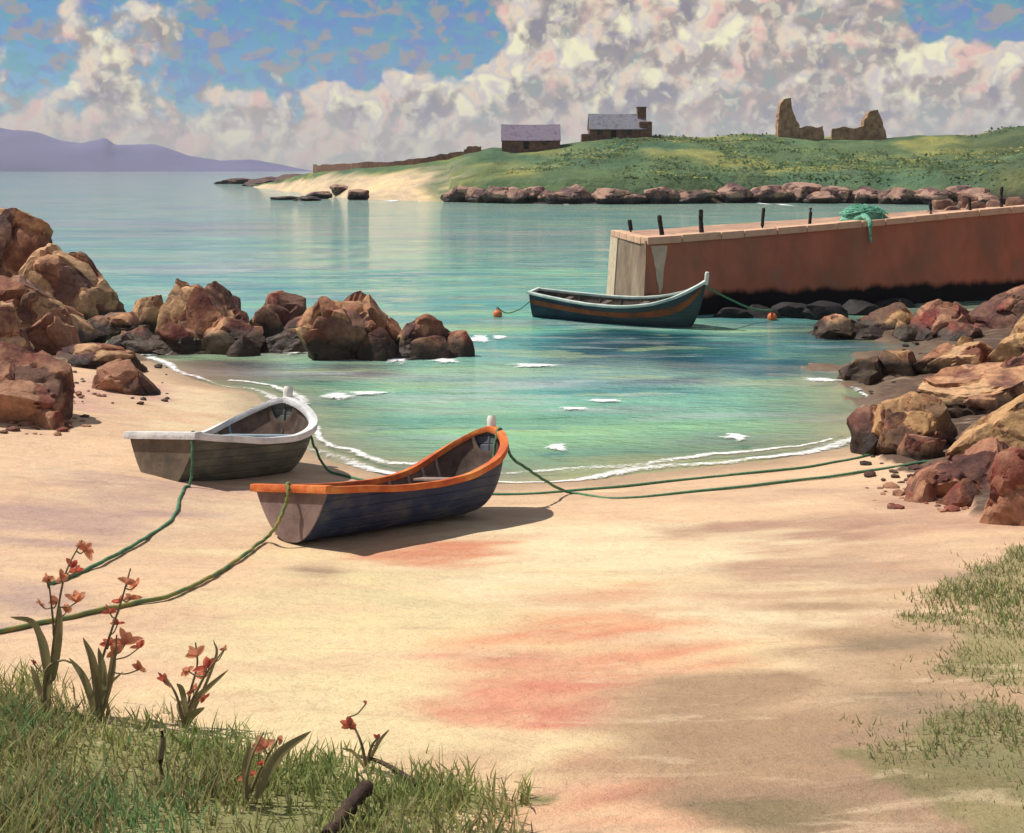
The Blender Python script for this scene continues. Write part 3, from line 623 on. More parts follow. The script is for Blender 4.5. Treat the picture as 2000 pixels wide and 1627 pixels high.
o = mesh_obj('shingle', V, Fc, M['rock_red'], None, True, 40); o.data.attributes.new('cell', 'FLOAT', 'POINT').data.foreach_set('value', np.repeat(np.random.default_rng(4).random(len(V) // len(Vi)), len(Vi)).astype(np.float32))
tag(o, 'loose pebbles scattered on the sand at the feet of the rocks', 'pebbles', kind='stuff')
# rocks along the far shore: a few shapes shared by many stones
far_shapes = []
for s in range(6):
    V, Fc = rock_verts(200 + s, 4, 12, 0.05, fac=1.1); fc_ = rock_verts.cell; V = V * 0.5; V[:, 2] += 0.5
    me = bpy.data.meshes.new('shore_rock'); me.from_pydata([tuple(v) for v in V], [], Fc); me.materials.append(M['rock_far']); me.shade_smooth(); me.set_sharp_from_angle(angle=0.4); me.attributes.new('cell', 'FLOAT', 'POINT').data.foreach_set('value', fc_.astype(np.float32)); far_shapes.append(me)
r = random.Random(3); px = 880; FAR = []
while px < 1960:
    wpx = r.uniform(22, 84); hpx = r.uniform(10, 34) if wpx < 60 else r.uniform(18, 40); dd = float(hl(px)) + r.uniform(-1.5, 3)
    o = bpy.data.objects.new('shore_rock', r.choice(far_shapes)); C.objects.link(o)
    o.location = ((px - 1000) / F * dd, dd, -0.5); o.scale = (wpx * dd / F * 1.1, wpx * dd / F, hpx * dd / F + 0.6); o.rotation_euler.z = r.uniform(0, 6.28)
    FAR.append((px, o)); tag(o, None, 'rock', 'boulders along the far shore'); px += wpx * r.uniform(0.40, 0.66)
ZONES = [(960, 'the bare slope left of the purple roofed cottage'), (1100, 'the purple roofed cottage'), (1152, 'the gap between the two cottages'), (1275, 'the cottage with the chimney'), (1400, 'the grass just right of the chimney cottage'), (1515, 'the grass just left of the tall ruined gable'),
         (1610, 'the tall ruined gable'), (1735, 'the lower right half of the ruin'), (1840, 'the slope right of the ruin'), (2100, 'the slope at the far right, over the quay')]
ORD = ['first', 'second', 'third', 'fourth', 'fifth', 'sixth', 'seventh', 'eighth', 'ninth', 'tenth']
cnt = {}
for px, o in FAR:
    zn = next(z_ for z_ in ZONES if px < z_[0])[1]; cnt[zn] = cnt.get(zn, 0) + 1
    o['label'] = '%s shore boulder from the left below %s' % (ORD[cnt[zn] - 1], zn)
PL = ['flat dark rock in the middle of those off the sandy point', 'taller rock second from the right off the sandy point', 'short rock between the two taller ones off the sandy point', 'rightmost tall dark rock off the sandy point', 'low dark rock second from the left off the sandy point', 'lowest dark rock, outermost of those off the sandy point']
for px, py, wpx, hpx in ((625, 384, 60, 14), (668, 380, 60, 24), (700, 386, 50, 20), (735, 377, 66, 24), (600, 388, 60, 8), (560, 386, 60, 6)):
    dd = H * F / (py + 4 - HY)
    o = bpy.data.objects.new('point_rock', r.choice(far_shapes)); C.objects.link(o)
    o.location = ((px - 1000) / F * dd, dd, -0.4); o.scale = (wpx * dd / F, wpx * dd / F * 0.9, hpx * dd / F + 0.5); o.rotation_euler.z = r.uniform(0, 6.28)
    tag(o, PL.pop(0), 'rock', 'dark rocks off the sandy point')
# the low dark skerry that ends the point
for px, wpx, hpx, lb in ((465, 90, 8, 'thin dark skerry at the outermost tip of the sandy point'), (530, 110, 15, 'middle dark purple skerry behind the sandy point'), (580, 90, 24, 'highest dark skerry beside the end of the ridge wall')):
    dd = 430.0 - (px - 465) * 0.9
    V, Fc = rock_verts(300 + px, 3, 8, 0.08)
    V = V * np.array((wpx * dd / F / 2, 8, (hpx * dd / F + 1.5) / 2)); V[:, 2] += (hpx * dd / F + 1.5) / 2
    tag(mesh_obj('skerry', V, Fc, M['rock_far'], None, True, 32, ((px - 1000) / F * dd, dd, -0.8)), lb, 'rock', 'skerries off the point')

# ------------------------------------------------------------------ quay
qa, qb = Vector((4.95, 40.5, 0)), Vector((27.5, 48.6, 0)); QL = (qb - qa).length; qu = (qb - qa).normalized(); qn = Vector((qu.y, -qu.x, 0))   # qn points to the beach side
QW = 5.6
qmat = Matrix((qu.to_4d(), (-qn).to_4d(), (0, 0, 1, 0), (0, 0, 0, 1))).transposed()
qmat = Matrix(((qu.x, -qn.x, 0, qa.x), (qu.y, -qn.y, 0, qa.y), (0, 0, 1, 0), (0, 0, 0, 1)))
def sk(s, y): return 0.22 * y * max(0.0, 1 - s / 6)
def qw(s): return QW - 0.16 * max(0, s)
def qz(s): return 2.78 + 0.95 * max(0, s / 17.7) ** 1.15
quay = empty('quay', mat=qmat)
tag(quay, 'rust brown harbour quay with a pale stone edge and a row of dark posts', 'quay')
def quay_material():
    m, t, b = material('rusty_render'); p = obj_co(t)
    f = t.noise(t.vmath('MULTIPLY', p, (0.5, 1, 0.35)), 1.2, 5, 0.6, 0.3)
    c = t.ramp(f, [(0.28, (0.27, 0.14, 0.095)), (0.45, (0.37, 0.145, 0.09)), (0.58, (0.45, 0.155, 0.095)), (0.75, (0.33, 0.17, 0.115))])
    dr = t.noise(t.vmath('MULTIPLY', p, (0.9, 0.9, 0.35)), 1.0, 5, 0.65, 0.5)
    c = t.mix(1.0, c, t.ramp(dr, [(0.3, (0.86, 0.85, 0.85)), (0.55, (1, 1, 1)), (0.75, (1.12, 1.1, 1.04))]), 'MULTIPLY')
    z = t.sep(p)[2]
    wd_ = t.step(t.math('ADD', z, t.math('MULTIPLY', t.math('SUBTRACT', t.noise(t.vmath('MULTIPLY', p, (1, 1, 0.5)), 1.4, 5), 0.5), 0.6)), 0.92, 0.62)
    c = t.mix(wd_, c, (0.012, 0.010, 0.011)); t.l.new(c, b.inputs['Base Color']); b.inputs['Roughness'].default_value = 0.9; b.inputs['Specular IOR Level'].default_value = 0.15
    bump(t, b, t.noise(p, 3, 6, 0.7), 0.5, 0.06); return m
M['quay'] = quay_material()
M['deck'] = simple('quay_deck', (0.28, 0.17, 0.12), (0.48, 0.30, 0.21), 1.2, 0.9, 0.4, 0.02)
M['coping'] = simple('coping_stone', (0.46, 0.26, 0.17), (0.64, 0.40, 0.27), 1.5, 0.85, 0.4, 0.02, (0.55, 0.34, 0.24))
M['lime'] = simple('limewashed_stone', (0.46, 0.36, 0.25), (0.60, 0.49, 0.36), 3, 0.9, 0.5, 0.03)
ns = 60; V = []
for i in range(ns + 1):
    s = i / ns * QL; top = qz(s); ring = []
    for j in range(9): ring.append((s, -0.42 + 0.42 * j / 8, -1.2 + (top + 1.2) * j / 8))
    ring += [(s, qw(s), top), (s, qw(s) + 0.35, -1.2)]
    for (a, b_, c_) in ring:
        wob = 0.05 * noise.noise(Vector((a * 0.7, 3.1, c_ * 0.8))) + 0.02 * noise.noise(Vector((a * 2.7, 7.1, c_ * 3)))
        V.append((a + sk(a, b_) - (0.30 * (1 - (c_ + 1.2) / (top + 1.2)) if i == 0 else 0), b_ + wob, c_))
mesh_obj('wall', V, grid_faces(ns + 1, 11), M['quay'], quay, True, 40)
endm = simple('weathered_render', (0.12, 0.082, 0.058), (0.22, 0.155, 0.11), 1.1, 0.9, 0.6, 0.05, (0.34, 0.26, 0.18), 5, (1, 0.9, 0.5))
E0 = V[:11]; EV = []
for i in range(13):                                          # the seaward end, skinned from its front edge to its rear edge
    f = i / 12
    for j in range(9):
        a0 = Vector(E0[j]); b0_ = Vector(E0[10]).lerp(Vector(E0[9]), j / 8); q_ = a0.lerp(b0_, f); q_.x += 0.05 * noise.noise(q_ * 0.9) * math.sin(math.pi * f); EV.append(q_)
mesh_obj('end_wall', EV, grid_faces(13, 9), endm, quay, True, 40)
# deck sheet a little proud, then coping stones along both edges
V = []
for i in range(ns + 1):
    s = 0.42 + i / ns * (QL - 0.42)
    for y in (0.55, 0.5 + 0.3 * qw(s), 0.3 + 0.6 * qw(s), qw(s) - 0.1): V.append((s + sk(s, y), y, qz(s) + 0.03 + 0.015 * noise.noise(Vector((s, y, 0)))))
mesh_obj('deck', V, grid_faces(ns + 1, 4), M['deck'], quay, True)
s = 0.03; rq = random.Random(5)
while s < QL - 1.2:
    ln = rq.uniform(1.0, 1.7); zz = qz(s + ln / 2); e = rq.uniform(-0.015, 0.015)
    o = box('coping_stone', 0, ln - 0.03, -0.09 + e, 0.52 + e, -0.16, 0.10 + rq.uniform(-0.015, 0.02), M['coping'], quay, 0.03)
    o.location = (s, 0, zz); o.rotation_euler.y = -math.atan2(qz(s + ln) - qz(s), ln)
    s += ln
s = 0.66
while s < QW - 0.3:
    ln = min(rq.uniform(0.9, 1.4), QW - s); o = box('coping_stone', -0.07, 0.40, 0, ln - 0.03, -0.16, 0.09 + rq.uniform(-0.01, 0.02), M['coping'], quay, 0.03); o.location = (0.22 * s, s, 2.78); o.rotation_euler.z = -0.215; s += ln
# pale corner pillar on the seaward end and the lime streak below the edge
V = []
for j in range(8):
    z = -0.6 + j / 7 * 3.2; sl = -0.30 * (1 - (z + 1.2) / 4.0)
    for (a, b_) in ((-0.06, QW - 1.25), (-0.06, QW + 0.06), (0.3, QW + 0.40 - 0.33 * j / 7), (0.3, QW - 1.25)): V.append((a + sl + 0.22 * b_, b_ + 0.02 * noise.noise(Vector((a, b_, z * 2))), z))
Fc = grid_faces(8, 4, True); Fc.append((3, 2, 1, 0)); Fc.append((28, 29, 30, 31)); mesh_obj('corner_pillar', V, Fc, M['lime'], quay)
V = []
for j in range(9):
    f = j / 8; z = 2.60 - f * 1.75; wd_ = 0.62 * (1 - f) ** 0.8 + 0.04; xo = 0.18 + 0.22 * f; yb = -0.42 * (1 - (z + 1.2) / 4.0) - 0.05
    for a, dy in ((-wd_ / 2, 0), (wd_ / 2, 0), (wd_ / 2, 0.2), (-wd_ / 2, 0.2)): V.append((xo + wd_ * 0.5 + a + 0.09 * noise.noise(Vector((a * 3, z * 2.3, 1))), yb + dy, z))
Fc = grid_faces(9, 4, True); Fc.append((0, 1, 2, 3)); Fc.append((35, 34, 33, 32)); mesh_obj('lime_streak', V, Fc, M['lime'], quay)
qinv = qmat.inverted()
def on_quay(px, py):
    best = None
    for dd in np.arange(38, 62, 0.05):
        p = pt(px, py, dd); q = qinv @ p
        e = abs(q.z - qz(q.x) - 0.04)
        if best is None or e < best[0]: best = (e, p, q)
    q = best[2]; q.z = qz(q.x) + 0.03; q.y = min(max(q.y, 0.25), qw(q.x) - 0.2)
    return qmat @ q
M['post'] = simple('tarred_post', (0.012, 0.010, 0.011), (0.035, 0.028, 0.026), 8, 0.8, 0.6, 0.02)
POSTS = [(1232, 453, 1230, 427, 'stubby dark post at the seaward tip of the quay'), (1293, 461, 1288, 418, 'second post from the quay tip, leaning to the left'), (1405, 464, 1403, 411, 'thickest dark post, third from the quay tip'),
         (1489, 450, 1491, 404, 'thin dark post in the middle of the quay edge, fourth from the tip'), (1582, 440, 1583, 404, 'fifth dark post from the quay tip'), (1660, 432, 1660, 401, 'dark post just left of the green net heap'),
         (1846, 424, 1845, 394, 'dark post standing among the stones right of the net'), (1906, 416, 1905, 384, 'dark post among the stones near the right edge'), (1960, 410, 1961, 363, 'tallest dark post at the landward end of the quay')]
for i, (bx, by, tx, ty, lb) in enumerate(POSTS):
    b = on_quay(bx, by); t_ = b + Vector(((tx - bx) * b.y / F, 0, (by - ty) * b.y / F)); path = [b + (t_ - b) * k + Vector((0.012 * math.sin(k * 5 + i), 0, 0)) for k in (0, 0.25, 0.5, 0.75, 0.95, 1.0)]
    wr = 0.09 if i < 3 else 0.065
    o = tube('mooring_post', [p - b for p in path], [wr * 1.1, wr, wr * 0.95, wr * 1.02, wr, wr * 0.7], M['post'], n=10); o.location = b - Vector((0, 0, 0.03)); tag(o, lb, 'post', 'mooring posts on the quay')
# loose stones at the landward end of the quay
M['stone'] = simple('parapet_stone', (0.10, 0.06, 0.05), (0.26, 0.15, 0.11), 1.5, 0.9, 0.6, 0.05, (0.40, 0.25, 0.17))
STN = [(1795, 1840, 408, 433, 'pale orange stone right beside the green net heap'), (1838, 1885, 402, 430, 'brown stone behind the post right of the net'), (1880, 1925, 392, 424, 'dark stone between the two posts right of the net'), (1920, 1962, 388, 420, 'brown stone near the tallest post'),
       (1955, 2010, 384, 418, 'stone at the right edge of the picture on the quay'), (1820, 1868, 388, 408, 'upper stone stacked above the pale orange stone'), (1868, 1910, 378, 398, 'upper stone at the top of the stone pile on the quay')]
for i, (x0, x1, yt, yb, lb) in enumerate(STN):
    b = on_quay((x0 + x1) / 2, min(yb, 430)); b = qmat @ Vector(((qinv @ b).x, qw((qinv @ b).x) - 0.7 + 0.3 * (i % 2), (qinv @ b).z))
    rock(x0, x1, yt, yb, 400 + i, M['stone'], lb, depth=0.7, sub=3, group='stones on the landward end of the quay', base=pt((x0 + x1) / 2, yb, b.y), name='quay_stone', blocky=0.6)
# heap of green net on the edge
def net():
    c = on_quay(1748, 436); q = qinv @ c; q.y = 0.75; c = qmat @ q
    t = empty('fishing_net', c); tag(t, 'heap of turquoise green fishing net spilling over the quay edge', 'fishing net')
    m = simple('green_net', (0.07, 0.26, 0.17), (0.16, 0.44, 0.31), 9, 0.85, 0.8, 0.04, (0.30, 0.56, 0.42))
    V, Fc = rock_verts(500, 4, 5, 0.10); sx, sy, sz = 1.05, 0.62, 0.62
    V2 = []
    for v in V:
        x, y, z = v; taper = 1.0
        z2 = max(z, -0.2) * sz * (0.55 + 0.45 * math.exp(-((x + 0.0) * 1.3) ** 2)) ; V2.append((x * sx, y * sy, z2 + 0.1))
    mesh_obj('net_heap', V2, Fc, m, t, True)
    r = random.Random(9)
    for i in range(26):
        a0 = r.uniform(0, 6.28); pts = []
        for k in range(6):
            a = a0 + k * 0.5; rr = 0.55 + 0.4 * r.random(); x = math.cos(a) * rr * sx; y = math.sin(a) * rr * sy
            z = 0.12 + sz * math.sqrt(max(0.0, 1 - rr * rr)) * (0.55 + 0.45 * math.exp(-(x / sx * 1.3) ** 2)) + r.uniform(0.0, 0.06); pts.append((x, y, z))
        tube('net_strand', catmull(pts, 4), 0.022, m, t, 5)
    yw = -q.y
    tl = [Vector((-0.35, -0.35, 0.25)), Vector((-0.38, yw + 0.05, 0.16)), Vector((-0.4, yw - 0.17, 0.0)), Vector((-0.42, yw - 0.2, -0.35)), Vector((-0.40, yw - 0.22, -0.8))]
    R3 = qmat.to_3x3(); tl = [R3 @ p for p in tl]
    tube('net_tail', catmull(tl, 6), [0.13] * 8 + [0.10] * 8 + [0.06] * 8 + [0.03], m, t, 7)
net()

# ------------------------------------------------------------------ buildings on the headland
M['bwall'] = simple('cottage_stone', (0.11, 0.06, 0.045), (0.24, 0.13, 0.09), 1.2, 0.95, 0.7, 0.1)
M['slate'] = simple('purple_slate', (0.13, 0.10, 0.15), (0.24, 0.19, 0.26), 0.9, 0.8, 0.5, 0.05, (0.18, 0.16, 0.21))
M['slate_grey'] = simple('grey_slate', (0.10, 0.10, 0.13), (0.22, 0.22, 0.26), 0.9, 0.7, 0.5, 0.05, (0.16, 0.15, 0.20))
M['dark'] = simple('dark_timber', (0.018, 0.013, 0.012), (0.04, 0.03, 0.025), 3, 0.8)
M['glass'] = simple('dark_glass', (0.02, 0.022, 0.027), (0.04, 0.045, 0.05), 2, 0.15, 0.0)
M['ruin'] = simple('ruin_stone', (0.16, 0.09, 0.055), (0.33, 0.20, 0.12), 0.8, 0.95, 0.8, 0.15, (0.46, 0.30, 0.18))
def cottage(px0, px1, eave, ridge_y, base_y, slate, label, rz=0.0, chimney=None, door=0.45, windows=(), dd=None):
    dd = dd or on_head((px0 + px1) / 2, base_y).y
    k = dd / F; Lh = (px1 - px0) * k; he = (base_y - eave) * k; hr = (base_y - ridge_y) * k; Wd = 5.0
    z0 = H - (base_y - HY) * k
    t = empty('stone_cottage', ((px0 + px1) / 2 / F * dd - 1000 / F * dd, dd + Wd / 2, z0)); t.rotation_euler.z = rz; tag(t, label, 'cottage', 'buildings on the headland')
    bm = bmesh.new(); x = Lh / 2; y = Wd / 2
    P = [(-x, -y, -1.5), (x, -y, -1.5), (x, y, -1.5), (-x, y, -1.5), (-x, -y, he), (x, -y, he), (x, y, he), (-x, y, he), (-x, 0, hr - 0.1), (x, 0, hr - 0.1)]
    vs = [bm.verts.new(p) for p in P]
    for f in ((0, 1, 5, 4), (2, 3, 7, 6), (1, 2, 6, 9, 5), (3, 0, 4, 8, 7), (3, 2, 1, 0)): bm.faces.new([vs[i] for i in f])
    bm_obj('wall', bm, M['bwall'], t)
    for sgn in (-1, 1):                                      # two roof slopes with overhang and thickness
        ov = 0.3; th = 0.14; sl = (hr - he) / y; V = []
        nu = 14
        for i in range(nu + 1):
            xx = -x - 0.15 + (Lh + 0.3) * i / nu; sag = -0.10 * math.sin(math.pi * i / nu) + 0.03 * noise.noise(Vector((xx, sgn, 2)))
            for (yy_, zz_) in ((0.0, hr + sag), (sgn * (y + ov), he - ov * sl + sag * 0.4), (sgn * (y + ov), he - ov * sl + th + sag * 0.4), (0.0, hr + th + sag)): V.append((xx, yy_, zz_))
        Fc = grid_faces(nu + 1, 4, True); Fc += [(0, 1, 2, 3), (nu * 4 + 3, nu * 4 + 2, nu * 4 + 1, nu * 4)]
        bm = bmesh.new(); vv = [bm.verts.new(p) for p in V]
        for f in Fc: bm.faces.new([vv[i] for i in f])
        bm_obj('roof', bm, slate, t)
    dx = -x + Lh * door; box('door', dx - 0.5, dx + 0.5, -y - 0.05, -y + 0.1, 0, min(1.95, he - 0.15), M['dark'], t)
    for f in windows:
        wx_ = -x + Lh * f; wz = he * 0.42
        wo_ = box('window', wx_ - 0.5, wx_ + 0.5, -y - 0.04, -y + 0.1, wz, min(wz + 0.9, he - 0.1), M['dark'], t)
        box('pane', wx_ - 0.40, wx_ + 0.40, -y - 0.055, -y + 0.05, wz + 0.09, min(wz + 0.9, he - 0.1) - 0.09, M['glass'], wo_)
    if chimney:
        cx0, cx1, top = chimney; a = -x + (cx0 - px0) * k; b = -x + (cx1 - px0) * k
        ch = box('chimney', a, b, -0.9, 0.9, hr - 1.2, (base_y - top) * k, M['bwall'], t, 0.06); box('chimney_cap', a - 0.12, b + 0.12, -1.02, 1.02, (base_y - top) * k - 0.05, (base_y - top) * k + 0.14, M['bwall'], ch)
    return t
cottage(980, 1094, 272, 243, 291, M['slate'], 'low stone cottage with a purple slate roof, left of the two', door=0.42, windows=(0.74,), dd=216)
c2 = cottage(1152, 1262, 250, 222, 272, M['slate_grey'], 'stone cottage with a grey roof and a thick gable chimney', chimney=(1247, 1264, 209), door=0.42, windows=(0.70, 0.18), dd=220)
k2 = 220 / F
box('gable_buttress', 110 * k2 / 2 - 1.4, 110 * k2 / 2 + 1.2, -2.62, 2.0, -1.5, 3.6, M['bwall'], c2, 0.25)
box('lean_to', -110 * k2 / 2 - 1.6, -110 * k2 / 2 + 0.4, -2.3, 1.0, -1.5, 1.1, M['bwall'], c2, 0.15)
# ruined house: jagged wall outlines with real thickness
def jag_wall(name, outline, dd, y0, th, mat, parent, org):
    """outline: photo pixels of the wall's front edge, clockwise from lower left"""
    bm = bmesh.new(); k = dd / F; fr, bk = [], []; rr = random.Random(int(outline[0][0]))
    pts = []
    for i in range(len(outline)):                            # roughen the broken top with extra points
        a = outline[i]; b = outline[(i + 1) % len(outline)]; n = max(1, int(math.hypot(b[0] - a[0], b[1] - a[1]) / 5))
        for j in range(n):
            f = j / n; q = (a[0] + (b[0] - a[0]) * f, a[1] + (b[1] - a[1]) * f)
            jit = 1.3 if 0 < i < len(outline) - 1 else 0.0
            pts.append((q[0] + rr.uniform(-jit, jit), q[1] + rr.uniform(-jit, jit)))
    for (px_, py_) in pts:
        x_ = (px_ - org[0]) * k; z_ = (org[1] - py_) * k
        fr.append(bm.verts.new((x_, y0, z_))); bk.append(bm.verts.new((x_ + rr.uniform(-0.1, 0.1), y0 + th, z_ + rr.uniform(-0.15, 0.1))))
    bm.faces.new(fr); bm.faces.new(bk[::-1])
    for i in range(len(fr)):
        j = (i + 1) % len(fr); bm.faces.new((fr[i], bk[i], bk[j], fr[j]))
    return bm_obj(name, bm, mat, parent)
dd = 226.0; org = (1625, 272); z0 = H - (org[1] - HY) * dd / F
ru = empty('ruined_house', ((org[0] - 1000) / F * dd, dd, z0)); tag(ru, 'roofless ruined stone house with one tall jagged gable', 'ruin', 'buildings on the headland')
jag_wall('gable', [(1519, 285), (1520, 240), (1523, 206), (1533, 193), (1545, 190), (1547, 208), (1556, 236), (1562, 245), (1564, 285)], dd, 0.0, 2.2, M['ruin'], ru, org)
jag_wall('low_wall', [(1560, 288), (1562, 249), (1580, 246), (1598, 250), (1607, 247), (1609, 288)], dd, -0.3, 0.8, M['ruin'], ru, org)
jag_wall('low_wall', [(1623, 288), (1624, 251), (1650, 248), (1672, 251), (1690, 246), (1692, 288)], dd, -0.3, 0.8, M['ruin'], ru, org)
jag_wall('gable_stump', [(1686, 290), (1687, 236), (1698, 217), (1714, 214), (1722, 236), (1730, 262), (1735, 290)], dd, -0.2, 2.2, M['ruin'], ru, org)
# field wall along the ridge of the point
fw = []
for i, (px, py, t_) in enumerate([(612, 342, 323), (640, 338, 322), (690, 330, 319), (740, 327, 317), (790, 322, 314), (840, 317, 306), (880, 312, 300), (905, 304, 297), (915, 300, 286), (945, 298, 288)]): fw.append((px, py, t_))
bm = bmesh.new(); prev = None; r = random.Random(2)
P = []
for a, b in zip(fw[:-1], fw[1:]):
    for j in range(6):
        f = j / 6; P.append([a[m_] + (b[m_] - a[m_]) * f for m_ in range(3)])
for px, py, tp in P:
    dd = float(hl(px) + hband(px) * 0.97); k = dd / F; xw = (px - 1000) * k; zt = H - (tp - HY) * k + r.uniform(-0.12, 0.25); zb = zt - 3.2
    ring = [bm.verts.new(p) for p in ((xw, dd - 0.5, zb), (xw, dd + 0.5, zb), (xw, dd + 0.4, zt), (xw, dd - 0.4, zt))]
    if prev:
        for m_ in range(4): bm.faces.new((prev[m_], prev[(m_ + 1) % 4], ring[(m_ + 1) % 4], ring[m_]))
    else: bm.faces.new(ring)
    prev = ring
bm.faces.new(prev[::-1]); o = bm_obj('field_wall', bm, M['bwall']); tag(o, 'long low brown stone wall along the ridge of the point', 'stone wall')

# ------------------------------------------------------------------ boats
def hb(t, q):
    if t < q['tm']: return q['bt'] + (q['Bm'] - q['bt']) * math.sin(t / q['tm'] * math.pi / 2)
    u = (t - q['tm']) / (1 - q['tm']); return q['Bm'] * max(0.0, 1 - u ** q['p']) ** (1 / q['r'])
def sheer(t, q): return q['D'] + q['rise'] * t ** q['k'] + q['sr'] * (1 - t) ** 2
def keel(t, q): return q.get('rock', 0.02) * (1 - t) ** 4 + sheer(1, q) * max(0.0, (t - 0.72) / 0.28) ** 5 * 0.985
TS = [i / 22 * 0.8 for i in range(22)] + [0.8 + 0.2 * (1 - (1 - i / 26) ** 2.2) for i in range(27)]
def section(t, q, n, inset=0.0):
    b = max(hb(t, q) - inset, 0.0); zk = keel(t, q) + inset * 1.2; zs = sheer(t, q); out = []
    fl = q.get('full', 0.80) - 0.12 * math.sin(math.pi * t)
    for j in range(-n, n + 1):
        a = abs(j) / n * math.pi / 2; zf = (1 - math.cos(a)) ** 1.05; vv = 0.10 + 0.30 * (1 - t) ** 2.5; y = b * ((1 - vv) * math.sin(a) ** fl * (0.84 + 0.16 * abs(j) / n) + vv * (0.12 * min(1, abs(j)) + 0.88 * zf)); z = zk + (max(zs - zk, 0.005)) * zf
        out.append((q['L'] * t - inset * (1.2 if t > 0.97 else 0), math.copysign(y, j) if j else 0.0, z))
    return out
def half_at(t, q, z, inset=0.05):
    """inner half breadth of the hull at height z of station t"""
    P = section(t, q, 24, inset)[24:]
    for a, b in zip(P[:-1], P[1:]):
        if a[2] <= z <= b[2]: return a[1] + (b[1] - a[1]) * (z - a[2]) / max(b[2] - a[2], 1e-5)
    return P[-1][1] if z > P[-1][2] else 0.05
def boat(name, q, mats, label, cat='rowing boat', group='wooden boats of the cove', band=False, gun=0.068, post_h=0.2, thwarts=(0.3, 0.52, 0.74)):
    mat = Matrix.Translation((q['x0'], q['y0'], q['z0'])) @ Matrix.Rotation(q['head'], 4, 'Z') @ Matrix.Rotation(-q['pitch'], 4, 'Y') @ Matrix.Rotation(q['roll'], 4, 'X')
    t = empty(name, mat=mat); tag(t, label, cat, group); n = 10; w_ = 2 * n + 1
    V = [p for tt_ in TS for p in section(tt_, q, n)]
    mesh_obj('hull', V, grid_faces(len(TS), w_), mats['hull'], t, True, 70)
    TI = [x for x in TS if x < 0.985]
    V = [p for tt_ in TI for p in section(tt_, q, n, 0.035)]
    mesh_obj('lining', V, [f[::-1] for f in grid_faces(len(TI), w_)], mats['inside'], t, True, 70)
    s0 = section(0, q, n); V = [(x - 0.012, y * 1.01, z) for x, y, z in s0] + [(x + 0.045, y * 0.99, z) for x, y, z in s0]
    cz = sheer(0, q); Fc = [tuple(range(w_)), tuple(range(2 * w_ - 1, w_ - 1, -1))] + [(i + 1, i, w_ + i, w_ + i + 1) for i in range(w_ - 1)] + [(0, w_ - 1, 2 * w_ - 1, w_)]
    mesh_obj('transom', V, Fc, mats['transom'], t)
    for sd in (-1, 1):
        path = [Vector((q['L'] * x, sd * hb(x, q), sheer(x, q) + 0.012)) for x in TS]
        path = [p + Vector((0, 0.012 * noise.noise(p * 3.1), 0.014 * noise.noise(p * 2.3 + Vector((5, 0, 0))))) for p in path]
        path = [p for i, p in enumerate(path) if i == 0 or (p - path[i - 1]).length > 0.006]
        tube('gunwale', path, gun * 0.9, mats['gun'], t, 16, 0.7, 0.75)
    b0 = hb(0, q); tube('transom_cap', [Vector((-0.005, y, sheer(0, q) + 0.02 + 0.0 * y)) for y in (-b0 - gun * .8, -b0 * .5, 0, b0 * .5, b0 + gun * .8)], gun * 0.93, mats['gun'], t, 16, 0.75, 0.75)
    L_ = q['L']; zt = sheer(1, q)
    # white stem post
    path = [Vector((L_ + gun * 0.5 + 0.022 * k_ * post_h, 0, zt - 0.10 + (0.10 + post_h) * k_ / 5)) for k_ in range(6)]
    tube('stem_post', path, [gun * .8, gun * .95, gun * 1.0, gun * 1.0, gun * 1.05, gun * .8], mats['post'], t, 8)
    # stem band
    path = [Vector((L_ * x + 0.008, 0, keel(x, q))) for x in TS if x > 0.80]
    tube('stem', path, gun * 0.45, mats['hull'], t, 6)
    for f in thwarts:
        zz = sheer(f, q) - 0.10; b = min(half_at(f - 0.04, q, zz - 0.04), half_at(f + 0.04, q, zz - 0.04))
        box('thwart', L_ * f - 0.11, L_ * f + 0.11, -b * 0.97, b * 0.97, zz - 0.035, zz, mats['seat'], t, 0.008)
    for f in (0.12, 0.24, 0.36, 0.48, 0.6, 0.7, 0.78, 0.85):
        pts = [Vector(p) for p in section(f, q, 8, 0.045)]; tube('rib', pts, 0.024, mats['seat'], t, 6)
    for yy_ in (-0.26, -0.09, 0.08, 0.25):
        V = []
        for i in range(9):
            x = 0.12 + i / 8 * 0.62; z = keel(x, q) + 0.15; sc_w = min(1, half_at(x, q, z - 0.01) / 0.36)
            for a, b in ((-0.075, 0), (0.075, 0), (0.075, 0.02), (-0.075, 0.02)): V.append((L_ * x, (yy_ + a) * sc_w, z + b))
        Fc = grid_faces(9, 4, True); mesh_obj('bottom_board', V, Fc, mats['seat'], t)
    if band:
        for sd in (-1, 1):
            V = []; 
            for x in TS:
                s_ = section(x, q, 16)
                idx = [16 + sd * j for j in (12, 13, 14)]
                for j in idx: p = s_[j]; V.append((p[0] + (0.012 if x > 0.95 else 0), p[1] + sd * 0.012, p[2]))
            fc = grid_faces(len(TS), 3); mesh_obj('sheer_strake', V, fc, mats['band'], t, True)
    return t, mat
